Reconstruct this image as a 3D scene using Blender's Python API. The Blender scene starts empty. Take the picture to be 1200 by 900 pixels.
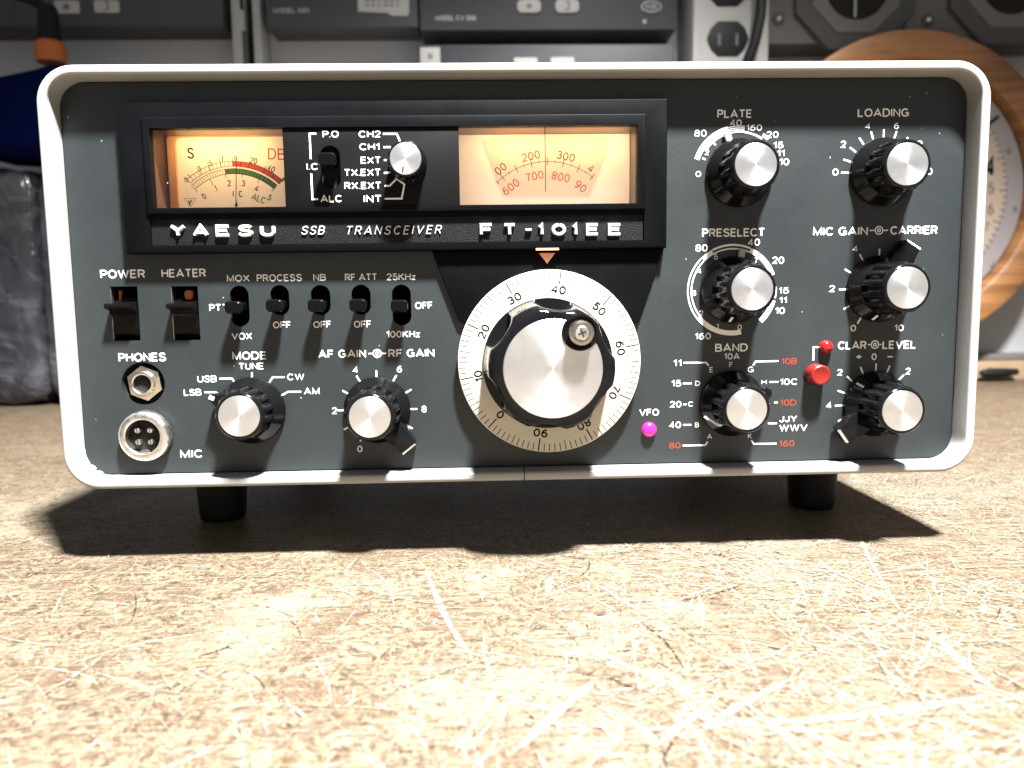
import bpy, bmesh, math, random
from math import sin, cos, pi, radians, atan2, hypot, sqrt
from mathutils import Vector, Matrix

random.seed(7)
S = 0.001                     # everything below is measured in millimetres
FOOT = 29.0                   # height of the cabinet's lower edge above the bench
scene = bpy.context.scene
COL = scene.collection

# ------------------------------------------------------------------ camera
F_PX = 900.0
YAW, PITCH, ROLL = -0.029052303, -0.105268834, 0.01390277
CAM = Vector((-13.27, -281.25, 66.256 + FOOT))
_Rz = Matrix.Rotation(YAW, 3, 'Z'); _Rx = Matrix.Rotation(PITCH, 3, 'X'); _Ry = Matrix.Rotation(ROLL, 3, 'Y')
RCAM = _Rz @ _Rx @ _Ry        # columns: right, forward, up
cd = bpy.data.cameras.new('camera'); cam = bpy.data.objects.new('camera', cd); COL.objects.link(cam)
cd.sensor_width = 36; cd.lens = 36 * F_PX / 1200
cd.clip_start = 0.01; cd.clip_end = 50
_m = Matrix((( RCAM[0][0], RCAM[0][2], -RCAM[0][1]), (RCAM[1][0], RCAM[1][2], -RCAM[1][1]), (RCAM[2][0], RCAM[2][2], -RCAM[2][1])))
cam.matrix_world = Matrix.Translation(CAM * S) @ _m.to_4x4()
cd.dof.use_dof = True; cd.dof.focus_distance = 0.284; cd.dof.aperture_fstop = 12.5
scene.camera = cam

# ------------------------------------------------------------------ light
w = bpy.data.worlds.new('World'); scene.world = w; w.use_nodes = True
nt = w.node_tree; bg = nt.nodes['Background']
tc = nt.nodes.new('ShaderNodeTexCoord'); sep = nt.nodes.new('ShaderNodeSeparateXYZ')
nt.links.new(tc.outputs['Generated'], sep.inputs[0])
mx = nt.nodes.new('ShaderNodeMath'); mx.operation = 'MULTIPLY_ADD'; mx.inputs[1].default_value = -0.5; mx.inputs[2].default_value = 0.5
nt.links.new(sep.outputs['Y'], mx.inputs[0])          # the room is brighter behind the photographer
cr = nt.nodes.new('ShaderNodeValToRGB')
cr.color_ramp.elements[0].position = 0.30; cr.color_ramp.elements[0].color = (0.030, 0.0305, 0.031, 1)
cr.color_ramp.elements[1].position = 0.95; cr.color_ramp.elements[1].color = (0.34, 0.345, 0.355, 1)
nt.links.new(mx.outputs[0], cr.inputs[0]); nt.links.new(cr.outputs[0], bg.inputs[0]); bg.inputs[1].default_value = 1.0

LAMP = Vector((182, -432, 1120 + FOOT))
ld = bpy.data.lights.new('work_lamp', 'SPOT'); ld.energy = 550; ld.color = (1.0, 0.985, 0.965)
ld.spot_size = radians(70); ld.spot_blend = 0.6; ld.shadow_soft_size = 0.055
lo = bpy.data.objects.new('work_lamp', ld); COL.objects.link(lo); lo.location = LAMP * S
lo.rotation_euler = (Vector((105, -40, 0)) - LAMP).to_track_quat('-Z', 'Y').to_euler()

scene.view_settings.view_transform = 'Standard'; scene.view_settings.look = 'None'
scene.view_settings.exposure = 0.0; scene.view_settings.gamma = 1.0
scene.render.engine = 'CYCLES'
scene.cycles.max_bounces = 8; scene.cycles.transparent_max_bounces = 12; scene.cycles.caustics_reflective = False
scene.cycles.sample_clamp_indirect = 4.0
try: scene.cycles.use_denoising = True
except Exception: pass

# ------------------------------------------------------------------ measuring
def ray(px, py): return RCAM @ Vector(((px - 600) / F_PX, 1, -(py - 450) / F_PX))
def at(px, py, y):
    """x, z (mm, z above the cabinet's lower edge) of the photograph's point (px, py) on the upright plane y."""
    d = ray(px, py); t = (y - CAM.y) / d.y; p = CAM + t * d
    return p.x, p.z - FOOT
def at3(px, py, y):
    d = ray(px, py); t = (y - CAM.y) / d.y; return CAM + t * d
def onbench(px, py, z=0.0):
    d = ray(px, py); t = (z - CAM.z) / d.z; return CAM + t * d
def mmpx(y): return (y - CAM.y) / F_PX        # millimetres per photo pixel on plane y

# ------------------------------------------------------------------ materials
def new_mat(name):
    m = bpy.data.materials.new(name); m.use_nodes = True
    return m, m.node_tree, m.node_tree.nodes['Principled BSDF']
def mat(name, col, rough=0.5, metal=0.0, spec=0.5, var=0.0, vscale=60, bump=0.0, bscale=400, emit=None, estr=0.0,
        aniso=0.0, coat=0.0, rvar=0.0, specks=0.0, objrand=False):
    m, t, b = new_mat(name)
    b.inputs['Base Color'].default_value = (*col, 1); b.inputs['Roughness'].default_value = rough
    b.inputs['Metallic'].default_value = metal; b.inputs['Specular IOR Level'].default_value = spec
    b.inputs['Coat Weight'].default_value = coat; b.inputs['Coat Roughness'].default_value = 0.12
    N = t.nodes.new; L = t.links.new
    tc = N('ShaderNodeTexCoord')
    if var or rvar or specks:
        n = N('ShaderNodeTexNoise'); n.inputs['Scale'].default_value = vscale; n.inputs['Detail'].default_value = 6; n.inputs['Roughness'].default_value = 0.65
        if objrand:                                       # every copy wears differently
            oi = N('ShaderNodeObjectInfo'); ad = N('ShaderNodeVectorMath'); ad.operation = 'ADD'
            L(tc.outputs['Object'], ad.inputs[0]); L(oi.outputs['Location'], ad.inputs[1]); L(ad.outputs[0], n.inputs['Vector'])
        else: L(tc.outputs['Object'], n.inputs['Vector'])
        if var or specks:
            r = N('ShaderNodeMapRange'); r.inputs['From Min'].default_value = 0.3; r.inputs['From Max'].default_value = 0.7
            r.inputs['To Min'].default_value = 1 - var; r.inputs['To Max'].default_value = 1 + var
            L(n.outputs['Fac'], r.inputs['Value'])
            mu = N('ShaderNodeMix'); mu.data_type = 'RGBA'; mu.blend_type = 'MULTIPLY'; mu.inputs['Factor'].default_value = 1
            mu.inputs[6].default_value = (*col, 1); L(r.outputs[0], mu.inputs[7]); out = mu.outputs[2]
            if specks:
                v = N('ShaderNodeTexVoronoi'); v.inputs['Scale'].default_value = 130
                L(tc.outputs['Object'], v.inputs['Vector'])
                sc_ = N('ShaderNodeSeparateColor'); L(v.outputs['Color'], sc_.inputs[0])
                g = N('ShaderNodeMath'); g.operation = 'GREATER_THAN'; g.inputs[1].default_value = 1 - specks; L(sc_.outputs[0], g.inputs[0])
                d = N('ShaderNodeMath'); d.operation = 'LESS_THAN'; d.inputs[1].default_value = 0.035; L(v.outputs['Distance'], d.inputs[0])
                a = N('ShaderNodeMath'); a.operation = 'MULTIPLY'; L(g.outputs[0], a.inputs[0]); L(d.outputs[0], a.inputs[1])
                k = N('ShaderNodeMix'); k.data_type = 'RGBA'; L(a.outputs[0], k.inputs[0]); L(out, k.inputs[6]); k.inputs[7].default_value = (0.6, 0.6, 0.58, 1); out = k.outputs[2]
            L(out, b.inputs['Base Color'])
        if rvar:
            r2 = N('ShaderNodeMapRange'); r2.inputs['From Min'].default_value = 0.3; r2.inputs['From Max'].default_value = 0.7
            r2.inputs['To Min'].default_value = max(0.02, rough - rvar); r2.inputs['To Max'].default_value = rough + rvar
            L(n.outputs['Fac'], r2.inputs['Value']); L(r2.outputs[0], b.inputs['Roughness'])
    if bump:
        n2 = N('ShaderNodeTexNoise'); n2.inputs['Scale'].default_value = bscale; n2.inputs['Detail'].default_value = 3
        L(tc.outputs['Object'], n2.inputs['Vector'])
        bp = N('ShaderNodeBump'); bp.inputs['Strength'].default_value = bump; bp.inputs['Distance'].default_value = 0.0004
        L(n2.outputs['Fac'], bp.inputs['Height']); L(bp.outputs[0], b.inputs['Normal'])
    if emit: b.inputs['Emission Color'].default_value = (*emit, 1); b.inputs['Emission Strength'].default_value = estr
    if aniso:
        b.inputs['Anisotropic'].default_value = aniso
        tg = N('ShaderNodeTangent'); tg.direction_type = 'RADIAL'; tg.axis = 'Y'; b.inputs['Anisotropic Rotation'].default_value = 0.25; L(tg.outputs[0], b.inputs['Tangent'])
    return m

M = {}
M['rim'] = mat('cabinet_paint', (0.33, 0.33, 0.323), 0.42, var=0.05, vscale=18, rvar=0.08, bump=0.05, bscale=900)
M['panel'] = mat('panel_paint', (0.0150, 0.0196, 0.0213), 0.48, var=0.09, vscale=16, rvar=0.08, bump=0.12, bscale=1600, specks=0.012)
M['bezel'] = mat('bezel_plastic', (0.0020, 0.0024, 0.0031), 0.5, spec=0.07, var=0.2, vscale=40, rvar=0.08, bump=0.10, bscale=1200, specks=0.012)
M['sub'] = mat('meter_bridge_plastic', (0.0035, 0.0035, 0.0042), 0.55, spec=0.12, var=0.15, vscale=50, bump=0.06, bscale=1500)
M['leather'] = mat('grained_strip', (0.005, 0.005, 0.0058), 0.5, spec=0.2, bump=0.6, bscale=2400)
M['black'] = mat('knob_plastic', (0.0045, 0.0045, 0.0052), 0.15, spec=0.20, rvar=0.05, vscale=120, bump=0.03, bscale=500)
M['satin'] = mat('switch_plastic', (0.0028, 0.0028, 0.0032), 0.24, spec=0.12)
M['rubber'] = mat('rubber', (0.006, 0.006, 0.0065), 0.6, spec=0.25, var=0.2)
M['hole'] = mat('dark_inside', (0.004, 0.004, 0.004), 0.9)
M['ink'] = mat('white_ink', (0.88, 0.88, 0.865), 0.6)
M['inko'] = mat('orange_ink', (0.235, 0.036, 0.013), 0.55)
M['inkk'] = mat('black_ink', (0.012, 0.012, 0.014), 0.5, spec=0.0)
M['inkr'] = mat('red_ink', (0.42, 0.060, 0.048), 0.6, spec=0.0)
M['inkg'] = mat('green_ink', (0.06, 0.16, 0.07), 0.6, spec=0.0)
M['inkbrown'] = mat('brown_ink', (0.06, 0.03, 0.02), 0.6, spec=0.0)
M['alu'] = mat('spun_aluminium', (0.76, 0.765, 0.775), 0.40, metal=0.92, aniso=0.7, objrand=True, var=0.035, vscale=140, rvar=0.06)
M['nickel'] = mat('nickel', (0.72, 0.66, 0.56), 0.26, metal=1.0, rvar=0.1, vscale=300)
M['darknickel'] = mat('knurled_nickel', (0.42, 0.38, 0.33), 0.3, metal=1.0, rvar=0.1, vscale=300)
M['nickel2'] = mat('worn_nickel', (0.78, 0.75, 0.70), 0.33, metal=1.0, rvar=0.12, vscale=400, var=0.1)
M['chrome'] = mat('plated_letters', (0.82, 0.82, 0.82), 0.35, metal=0.35)
M['dial'] = mat('dial_enamel', (0.57, 0.53, 0.45), 0.4, var=0.015, vscale=20)
M['red'] = mat('red_plastic', (0.19, 0.009, 0.007), 0.36, var=0.05)
M['redlens'] = mat('red_lens', (0.30, 0.010, 0.010), 0.15)
M['pink'] = mat('magenta_lens', (0.6, 0.02, 0.2), 0.2, emit=(1.0, 0.012, 0.30), estr=0.8)
M['copper'] = mat('orange_pointer', (0.72, 0.33, 0.20), 0.4, emit=(1.0, 0.35, 0.16), estr=0.06)
M['amber'] = mat('amber_lens', (0.30, 0.06, 0.012), 0.25, emit=(1.0, 0.22, 0.03), estr=0.08)
M['lucite'] = mat('frosted_pointer', (0.42, 0.40, 0.38), 0.35)
M['card'] = mat('meter_card', (0.66, 0.62, 0.54), 0.6, spec=0.0, emit=(1.0, 0.74, 0.45), estr=0.24)
M['card2'] = mat('dial_card', (0.50, 0.40, 0.33), 0.6, spec=0.0, emit=(1.0, 0.76, 0.52), estr=0.26)
M['glow'] = mat('diffuser', (0.62, 0.57, 0.52), 0.55, spec=0.0, emit=(1.0, 0.70, 0.46), estr=0.40)
M['bronze'] = mat('window_wall', (0.075, 0.036, 0.019), 0.3, var=0.25, vscale=120)
M['amberframe'] = mat('meter_frame', (0.62, 0.34, 0.15), 0.25)

def pane_mat():
    m, t, b = new_mat('window_pane'); t.nodes.remove(b)
    tr = t.nodes.new('ShaderNodeBsdfTransparent'); gl = t.nodes.new('ShaderNodeBsdfGlossy'); gl.inputs['Roughness'].default_value = 0.03
    mx = t.nodes.new('ShaderNodeMixShader'); mx.inputs[0].default_value = 0.035
    t.links.new(tr.outputs[0], mx.inputs[1]); t.links.new(gl.outputs[0], mx.inputs[2])
    t.links.new(mx.outputs[0], t.nodes['Material Output'].inputs[0]); return m
M['pane'] = pane_mat()

# ------------------------------------------------------------------ mesh building
def signed_area(p): return 0.5 * sum(p[i][0] * p[(i + 1) % len(p)][1] - p[(i + 1) % len(p)][0] * p[i][1] for i in range(len(p)))
class MB:
    def __init__(self): self.v = []; self.f = []; self.mi = []; self.mats = []
    def _m(self, key):
        if key not in self.mats: self.mats.append(key)
        return self.mats.index(key)
    def face(self, idx, key): self.f.append(tuple(idx)); self.mi.append(self._m(key))
    def add(self, pts): i = len(self.v); self.v += [tuple(p) for p in pts]; return i
    def loft(self, rings, key, closed=True, cap0=False, cap1=False):
        n = len(rings[0]); base = [self.add(r) for r in rings]
        for a, b in zip(base, base[1:]):
            for j in range(n if closed else n - 1):
                k = (j + 1) % n; self.face((a + j, a + k, b + k, b + j), key)
        if cap0: self.face([base[0] + j for j in range(n)][::-1], key)
        if cap1: self.face([base[-1] + j for j in range(n)], key)
    def prism(self, poly, y0, y1, key, bev=0.0):
        """poly (x, z) pushed from y0 (front) back to y1; bev rounds the front edge."""
        if signed_area(poly) < 0: poly = poly[::-1]
        if bev:
            ins = inset(poly, bev); ins2 = inset(poly, bev * 0.3)
            rings = [[(x, y0, z) for x, z in ins], [(x, y0 + bev * 0.3, z) for x, z in ins2], [(x, y0 + bev, z) for x, z in poly], [(x, y1, z) for x, z in poly]]
        else: rings = [[(x, y0, z) for x, z in poly], [(x, y1, z) for x, z in poly]]
        rings = [r[::-1] for r in rings]
        self.loft(rings, key, True, True, True)
    def box(self, x0, x1, y0, y1, z0, z1, key, bev=0.0): self.prism([(x0, z0), (x1, z0), (x1, z1), (x0, z1)], y0, y1, key, bev)
    def lathe(self, prof, key, c=(0, 0), n=64, mod=None, cap=True, a0=0.0):
        """prof: (r, y) pairs from back to front round the y axis; mod(theta, i) scales r."""
        rings = []
        for i, (r, y) in enumerate(prof):
            ring = []
            for j in range(n):
                t = a0 + 2 * pi * j / n; q = r * (mod(t, i) if mod else 1)
                ring.append((c[0] + q * cos(t), y, c[1] + q * sin(t)))
            rings.append(ring)
        self.loft(rings, key, True, cap, cap)
    def ribbon(self, pts, w, y, key, closed=False, h=0.0, top=0.75):
        """flat band of width w along the (x, z) points on plane y; h > 0 raises it towards the viewer with sloped sides."""
        P = [Vector(p) for p in pts]; n = len(P)
        if n < 2: return
        offs = []
        for i in range(n):
            if closed: a, b = P[i - 1], P[(i + 1) % n]
            else: a, b = P[max(i - 1, 0)], P[min(i + 1, n - 1)]
            d0 = (P[i] - a); d1 = (b - P[i])
            if d0.length < 1e-9: d0 = d1
            if d1.length < 1e-9: d1 = d0
            d0.normalize(); d1.normalize(); t = d0 + d1
            if t.length < 1e-6: t = d0.copy()
            t.normalize(); nn = Vector((-t.y, t.x)); c = max(0.55, nn.dot(Vector((-d0.y, d0.x))))
            offs.append(nn / c)
        hw = w / 2
        if h == 0:
            a = self.add([(p.x + o.x * hw, y, p.y + o.y * hw) for p, o in zip(P, offs)])
            b = self.add([(p.x - o.x * hw, y, p.y - o.y * hw) for p, o in zip(P, offs)])
            for i in range(n if closed else n - 1):
                j = (i + 1) % n; self.face((a + i, b + i, b + j, a + j)[::-1], key)
        else:
            rows = [(hw, y), (hw * top, y - h * 0.85), (hw * top * 0.7, y - h), (-hw * top * 0.7, y - h), (-hw * top, y - h * 0.85), (-hw, y)]
            rings = [[(p.x + o.x * s, yy, p.y + o.y * s) for s, yy in rows] for p, o in zip(P, offs)]
            self.loft(rings, key, True, True, True)
    def fan(self, poly, y, key):
        if signed_area(poly) < 0: poly = poly[::-1]
        a = self.add([(x, y, z) for x, z in poly]); self.face([a + i for i in range(len(poly))], key)
    def tube(self, pts, r, key, n=12, cap=True):
        P = [Vector(p) for p in pts]; rings = []; up = Vector((0.13, 0.31, 0.94))
        for i, p in enumerate(P):
            t = (P[min(i + 1, len(P) - 1)] - P[max(i - 1, 0)]).normalized()
            a = t.cross(up).normalized(); b = t.cross(a)
            rr = r[i] if isinstance(r, (list, tuple)) else r
            rings.append([p + (a * cos(2 * pi * k / n) + b * sin(2 * pi * k / n)) * rr for k in range(n)])
        self.loft(rings, key, True, cap, cap)
    def build(self, name, parent=None, loc=(0, 0, 0), smooth=30, **props):
        me = bpy.data.meshes.new(name)
        me.from_pydata([(x * S, y * S, z * S) for x, y, z in self.v], [], self.f); me.validate()
        for k in self.mats: me.materials.append(M[k])
        if len(me.polygons) == len(self.mi): me.polygons.foreach_set('material_index', self.mi)
        bm = bmesh.new(); bm.from_mesh(me); bmesh.ops.recalc_face_normals(bm, faces=bm.faces[:]); bm.to_mesh(me); bm.free()
        if smooth: me.shade_smooth(); me.set_sharp_from_angle(angle=radians(smooth))
        o = bpy.data.objects.new(name, me); COL.objects.link(o)
        o.location = Vector(loc) * S
        if parent: o.parent = parent
        for k, v in props.items(): o[k] = v
        return o
def inset(poly, d):
    n = len(poly); out = []
    for i in range(n):
        a, b, c = Vector(poly[i - 1]), Vector(poly[i]), Vector(poly[(i + 1) % n])
        d0 = (b - a).normalized(); d1 = (c - b).normalized()
        n0 = Vector((-d0.y, d0.x)); n1 = Vector((-d1.y, d1.x)); m = (n0 + n1)
        if m.length < 1e-6: m = n0
        m.normalize(); out.append(tuple(b + m * (d / max(0.3, m.dot(n0)))))
    return out
def rrect(x0, x1, z0, z1, r, n=8):
    p = []
    for cx, cz, a in ((x1 - r, z0 + r, -90), (x1 - r, z1 - r, 0), (x0 + r, z1 - r, 90), (x0 + r, z0 + r, 180)):
        for k in range(n + 1): t = radians(a + 90 * k / n); p.append((cx + r * cos(t), cz + r * sin(t)))
    return p
def circle(cx, cz, r, n=48): return [(cx + r * cos(2 * pi * k / n), cz + r * sin(2 * pi * k / n)) for k in range(n)]
def stadium(x0, x1, z0, z1, n=12): return rrect(x0, x1, z0, z1, (x1 - x0) / 2 - 0.001, n)
def arcpts(cx, cz, r, a0, a1, n=None):
    n = n or max(3, int(abs(a1 - a0) / 3) + 2)
    return [(cx + r * cos(radians(a0 + (a1 - a0) * k / (n - 1))), cz + r * sin(radians(a0 + (a1 - a0) * k / (n - 1)))) for k in range(n)]

def cut(obj, polys, y0, y1):
    """real openings: the plate minus prisms, worked out once by a boolean and baked."""
    b = MB()
    for p in polys: b.prism(p, y0, y1, 'hole')
    t = b.build('cutter', obj.parent, loc=tuple(obj.location / S), smooth=0)
    md = obj.modifiers.new('cut', 'BOOLEAN'); md.object = t; md.solver = 'EXACT'
    bpy.context.view_layer.update()
    dg = bpy.context.evaluated_depsgraph_get()
    me = bpy.data.meshes.new_from_object(obj.evaluated_get(dg)); obj.modifiers.clear()
    old = obj.data; obj.data = me; me.name = old.name; bpy.data.meshes.remove(old)
    tm = t.data; bpy.data.objects.remove(t); bpy.data.meshes.remove(tm)
    me.shade_smooth(); me.set_sharp_from_angle(angle=radians(30))

def empty(name, loc=(0, 0, 0), **props):
    o = bpy.data.objects.new(name, None); COL.objects.link(o); o.empty_display_size = 0.02; o.location = Vector(loc) * S
    for k, v in props.items(): o[k] = v
    return o

# ------------------------------------------------------------------ lettering: a stroke alphabet
def _a(cx, cy, rx, ry, a0, a1, n=14): return [(cx + rx * cos(radians(a0 + (a1 - a0) * k / n)), cy + ry * sin(radians(a0 + (a1 - a0) * k / n))) for k in range(n + 1)]
def _sp(pts, n=7):
    P = [pts[0]] + list(pts) + [pts[-1]]; out = []
    for i in range(1, len(P) - 2):
        p0, p1, p2, p3 = (Vector(q) for q in P[i - 1:i + 3])
        for k in range(n):
            t = k / n; out.append(tuple(0.5 * ((2 * p1) + (p2 - p0) * t + (2 * p0 - 5 * p1 + 4 * p2 - p3) * t * t + (3 * p1 - p0 - 3 * p2 + p3) * t ** 3)))
    return out + [tuple(pts[-1])]
def _o(w): return _a(w / 2, .5, w / 2, .5, 90, 450, 36)
_S = _sp([(.60, .80), (.50, .96), (.31, 1.0), (.11, .94), (.04, .77), (.13, .60), (.33, .51), (.53, .42), (.63, .26), (.56, .07), (.33, 0), (.11, .04), (0, .22)])
GL = {
 'A': (.80, [[(0, 0), (.40, 1), (.80, 0)], [(.15, .30), (.65, .30)]]),
 'B': (.64, [[(.36, .52), (0, .52), (0, 1), (.36, 1)] + _a(.36, .76, .23, .24, 90, -90), [(0, .52), (0, 0), (.38, 0)] + _a(.38, .26, .26, .26, -90, 90)]),
 'C': (.72, [_a(.38, .5, .38, .5, 42, 318, 28)]),
 'D': (.70, [[(.30, 0), (0, 0), (0, 1), (.30, 1)] + _a(.30, .5, .40, .5, 90, -90, 20)]),
 'E': (.56, [[(.56, 1), (0, 1), (0, 0), (.56, 0)], [(0, .52), (.50, .52)]]),
 'F': (.54, [[(.54, 1), (0, 1), (0, 0)], [(0, .5), (.47, .5)]]),
 'G': (.76, [_a(.38, .5, .38, .5, 45, 330, 28) + [(.72, .46), (.42, .46)], [(.73, .48), (.73, 0)]]),
 'H': (.66, [[(0, 0), (0, 1)], [(.66, 0), (.66, 1)], [(0, .52), (.66, .52)]]),
 'I': (.0, [[(0, 0), (0, 1)]]),
 'J': (.46, [[(.46, 1), (.46, .26)] + _a(.23, .26, .23, .26, 0, -180)]),
 'K': (.66, [[(0, 0), (0, 1)], [(.62, 1), (0, .38)], [(.20, .58), (.66, 0)]]),
 'L': (.52, [[(0, 1), (0, 0), (.52, 0)]]),
 'M': (.80, [[(0, 0), (0, 1), (.40, .06), (.80, 1), (.80, 0)]]),
 'N': (.66, [[(0, 0), (0, 1), (.66, 0), (.66, 1)]]),
 'O': (.78, [_o(.78)]),
 'P': (.58, [[(0, 0), (0, 1), (.34, 1)] + _a(.34, .73, .26, .27, 90, -90) + [(0, .46)]]),
 'R': (.64, [[(0, 0), (0, 1), (.36, 1)] + _a(.36, .74, .25, .26, 90, -90) + [(0, .48)], [(.36, .48), (.62, 0)]]),
 'S': (.64, [_S]),
 'T': (.64, [[(0, 1), (.64, 1)], [(.32, 1), (.32, 0)]]),
 'U': (.66, [[(0, 1), (0, .33)] + _a(.33, .33, .33, .33, 180, 360) + [(.66, 1)]]),
 'V': (.76, [[(0, 1), (.38, 0), (.76, 1)]]),
 'W': (1.06, [[(0, 1), (.27, 0), (.53, .96), (.79, 0), (1.06, 1)]]),
 'X': (.70, [[(0, 0), (.70, 1)], [(0, 1), (.70, 0)]]),
 'Y': (.72, [[(0, 1), (.36, .46), (.72, 1)], [(.36, .46), (.36, 0)]]),
 'z': (.42, [[(0, .66), (.42, .66), (0, 0), (.42, 0)]]),
 '0': (.58, [_o(.58)]),
 '1': (.24, [[(0, .74), (.24, 1), (.24, 0)]]),
 '2': (.56, [_a(.28, .72, .27, .28, 170, -30, 16) + [(0, 0), (.56, 0)]]),
 '3': (.56, [_a(.27, .75, .25, .25, 155, -80, 16) + [(.22, .52)], [(.22, .52)] + _a(.28, .26, .28, .26, 80, -160, 18)]),
 '4': (.58, [[(.43, 0), (.43, 1), (0, .28), (.58, .28)]]),
 '5': (.56, [[(.50, 1), (.10, 1), (.04, .50)] + _a(.27, .32, .29, .32, 130, -155, 18)]),
 '6': (.56, [_a(.28, .31, .28, .31, 90, 450, 24), [(.50, .92)] + _sp([(.44, .98), (.26, .96), (.09, .75), (.01, .40)])]),
 '7': (.54, [[(0, 1), (.54, 1), (.30, .52), (.18, 0)]]),
 '8': (.56, [_a(.28, .75, .24, .25, -90, 270, 22), _a(.28, .26, .28, .26, 90, 450, 22)]),
 '9': (.56, [_a(.28, .69, .28, .31, 90, 450, 24), [(.06, .08)] + _sp([(.12, .02), (.30, .04), (.47, .25), (.55, .60)])]),
 '.': (.0, [[(0, -.01), (0, .06)]]), '-': (.34, [[(0, .44), (.34, .44)]]), '+': (.6, [[(0, .5), (.6, .5)], [(.3, .2), (.3, .8)]]), ' ': (.16, []),
 'a': (.0, []),
}
_zoff = [0]
def strokes(s, gap=0.27):
    x = 0; out = []
    for i, c in enumerate(s):
        wd, st = GL[c]; out += [[(px + x, py) for px, py in q] for q in st]; x += wd + gap
    xs = [p[0] for q in out for p in q]
    x0 = min(xs); return [[(px - x0, py) for px, py in q] for q in out], max(xs) - x0
def text(mb, s, x0, x1, z0, z1, y, key, wt=0.17, gap=0.27, slant=0.0, h=0.0, rot=0.0, about=None):
    """lettering whose ink fills the box; wt is the stroke width as a share of the letter height."""
    H = z1 - z0; W = x1 - x0; lw = H * wt; st, nat = strokes(s, gap)
    sx = (W - lw) / nat if nat > 1e-6 else 0; sz = H - lw
    cx, cz = (x0 + x1) / 2, (z0 + z1) / 2
    for q in st:
        pts = []
        for px, py in q:
            X = px * sx - (W - lw) / 2 + slant * H * (py - .5); Z = py * sz - sz / 2
            if rot: X, Z = X * cos(rot) - Z * sin(rot), X * sin(rot) + Z * cos(rot)
            pts.append((cx + X, cz + Z))
        if nat <= 1e-6: pts = [(p[0], p[1]) for p in pts]
        _zoff[0] = (_zoff[0] + 1) % 7
        closed = len(pts) > 6 and (Vector(pts[0]) - Vector(pts[-1])).length < 1e-4
        mb.ribbon(pts[:-1] if closed else pts, lw, y - 0.05 - 0.006 * _zoff[0], key, closed, h)
def ptext(mb, s, px0, px1, py0, py1, y, key='ink', **k):
    """the same, the box given where the photograph shows it (left, right, top, base in photo pixels) on plane y."""
    x0, _ = at(px0, (py0 + py1) / 2, y); x1, _ = at(px1, (py0 + py1) / 2, y)
    _, z1 = at((px0 + px1) / 2, py0, y); _, z0 = at((px0 + px1) / 2, py1, y)
    text(mb, s, x0, x1, z0, z1, y, key, **k)
def pline(mb, pts, y, w=0.75, key='ink'):
    _zoff[0] = (_zoff[0] + 1) % 7
    mb.ribbon([at(px, py, y) for px, py in pts], w, y - 0.05 - 0.006 * _zoff[0], key)
def ctext(mb, s, cx, cz, hgt, y, key, wt=0.17, rot=0.0, sx=1.0, gap=0.3):
    st, nat = strokes(s, gap); wd = (nat * sx) * hgt * (1 - wt) + hgt * wt
    text(mb, s, cx - wd / 2, cx + wd / 2, cz - hgt / 2, cz + hgt / 2, y, key, wt, gap, rot=rot)

# ================================================================== the bench and the wall
def mix_col(t, a, b, fac, blend='MIX'):
    k = t.nodes.new('ShaderNodeMix'); k.data_type = 'RGBA'; k.blend_type = blend
    for s, v in ((0, fac), (6, a), (7, b)):
        if isinstance(v, (int, float)): k.inputs[s].default_value = v
        elif isinstance(v, tuple): k.inputs[s].default_value = (*v, 1)
        else: t.links.new(v, k.inputs[s])
    return k.outputs[2]
def rng(t, v, a, b, c=0.0, d=1.0):
    r = t.nodes.new('ShaderNodeMapRange'); r.interpolation_type = 'SMOOTHSTEP'
    for i, q in zip(('From Min', 'From Max', 'To Min', 'To Max'), (a, b, c, d)): r.inputs[i].default_value = q
    t.links.new(v, r.inputs['Value']); return r.outputs[0]
def noise(t, vec, scale, detail=4, rough=0.6, dist=0.0):
    n = t.nodes.new('ShaderNodeTexNoise'); n.inputs['Scale'].default_value = scale; n.inputs['Detail'].default_value = detail
    n.inputs['Roughness'].default_value = rough; n.inputs['Distortion'].default_value = dist; t.links.new(vec, n.inputs['Vector']); return n.outputs['Fac']
def mapping(t, vec, rot=0.0, scale=(1, 1, 1), loc=(0, 0, 0)):
    m = t.nodes.new('ShaderNodeMapping'); m.inputs['Rotation'].default_value = (0, 0, rot); m.inputs['Scale'].default_value = scale; m.inputs['Location'].default_value = loc
    t.links.new(vec, m.inputs['Vector']); return m.outputs[0]
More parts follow.
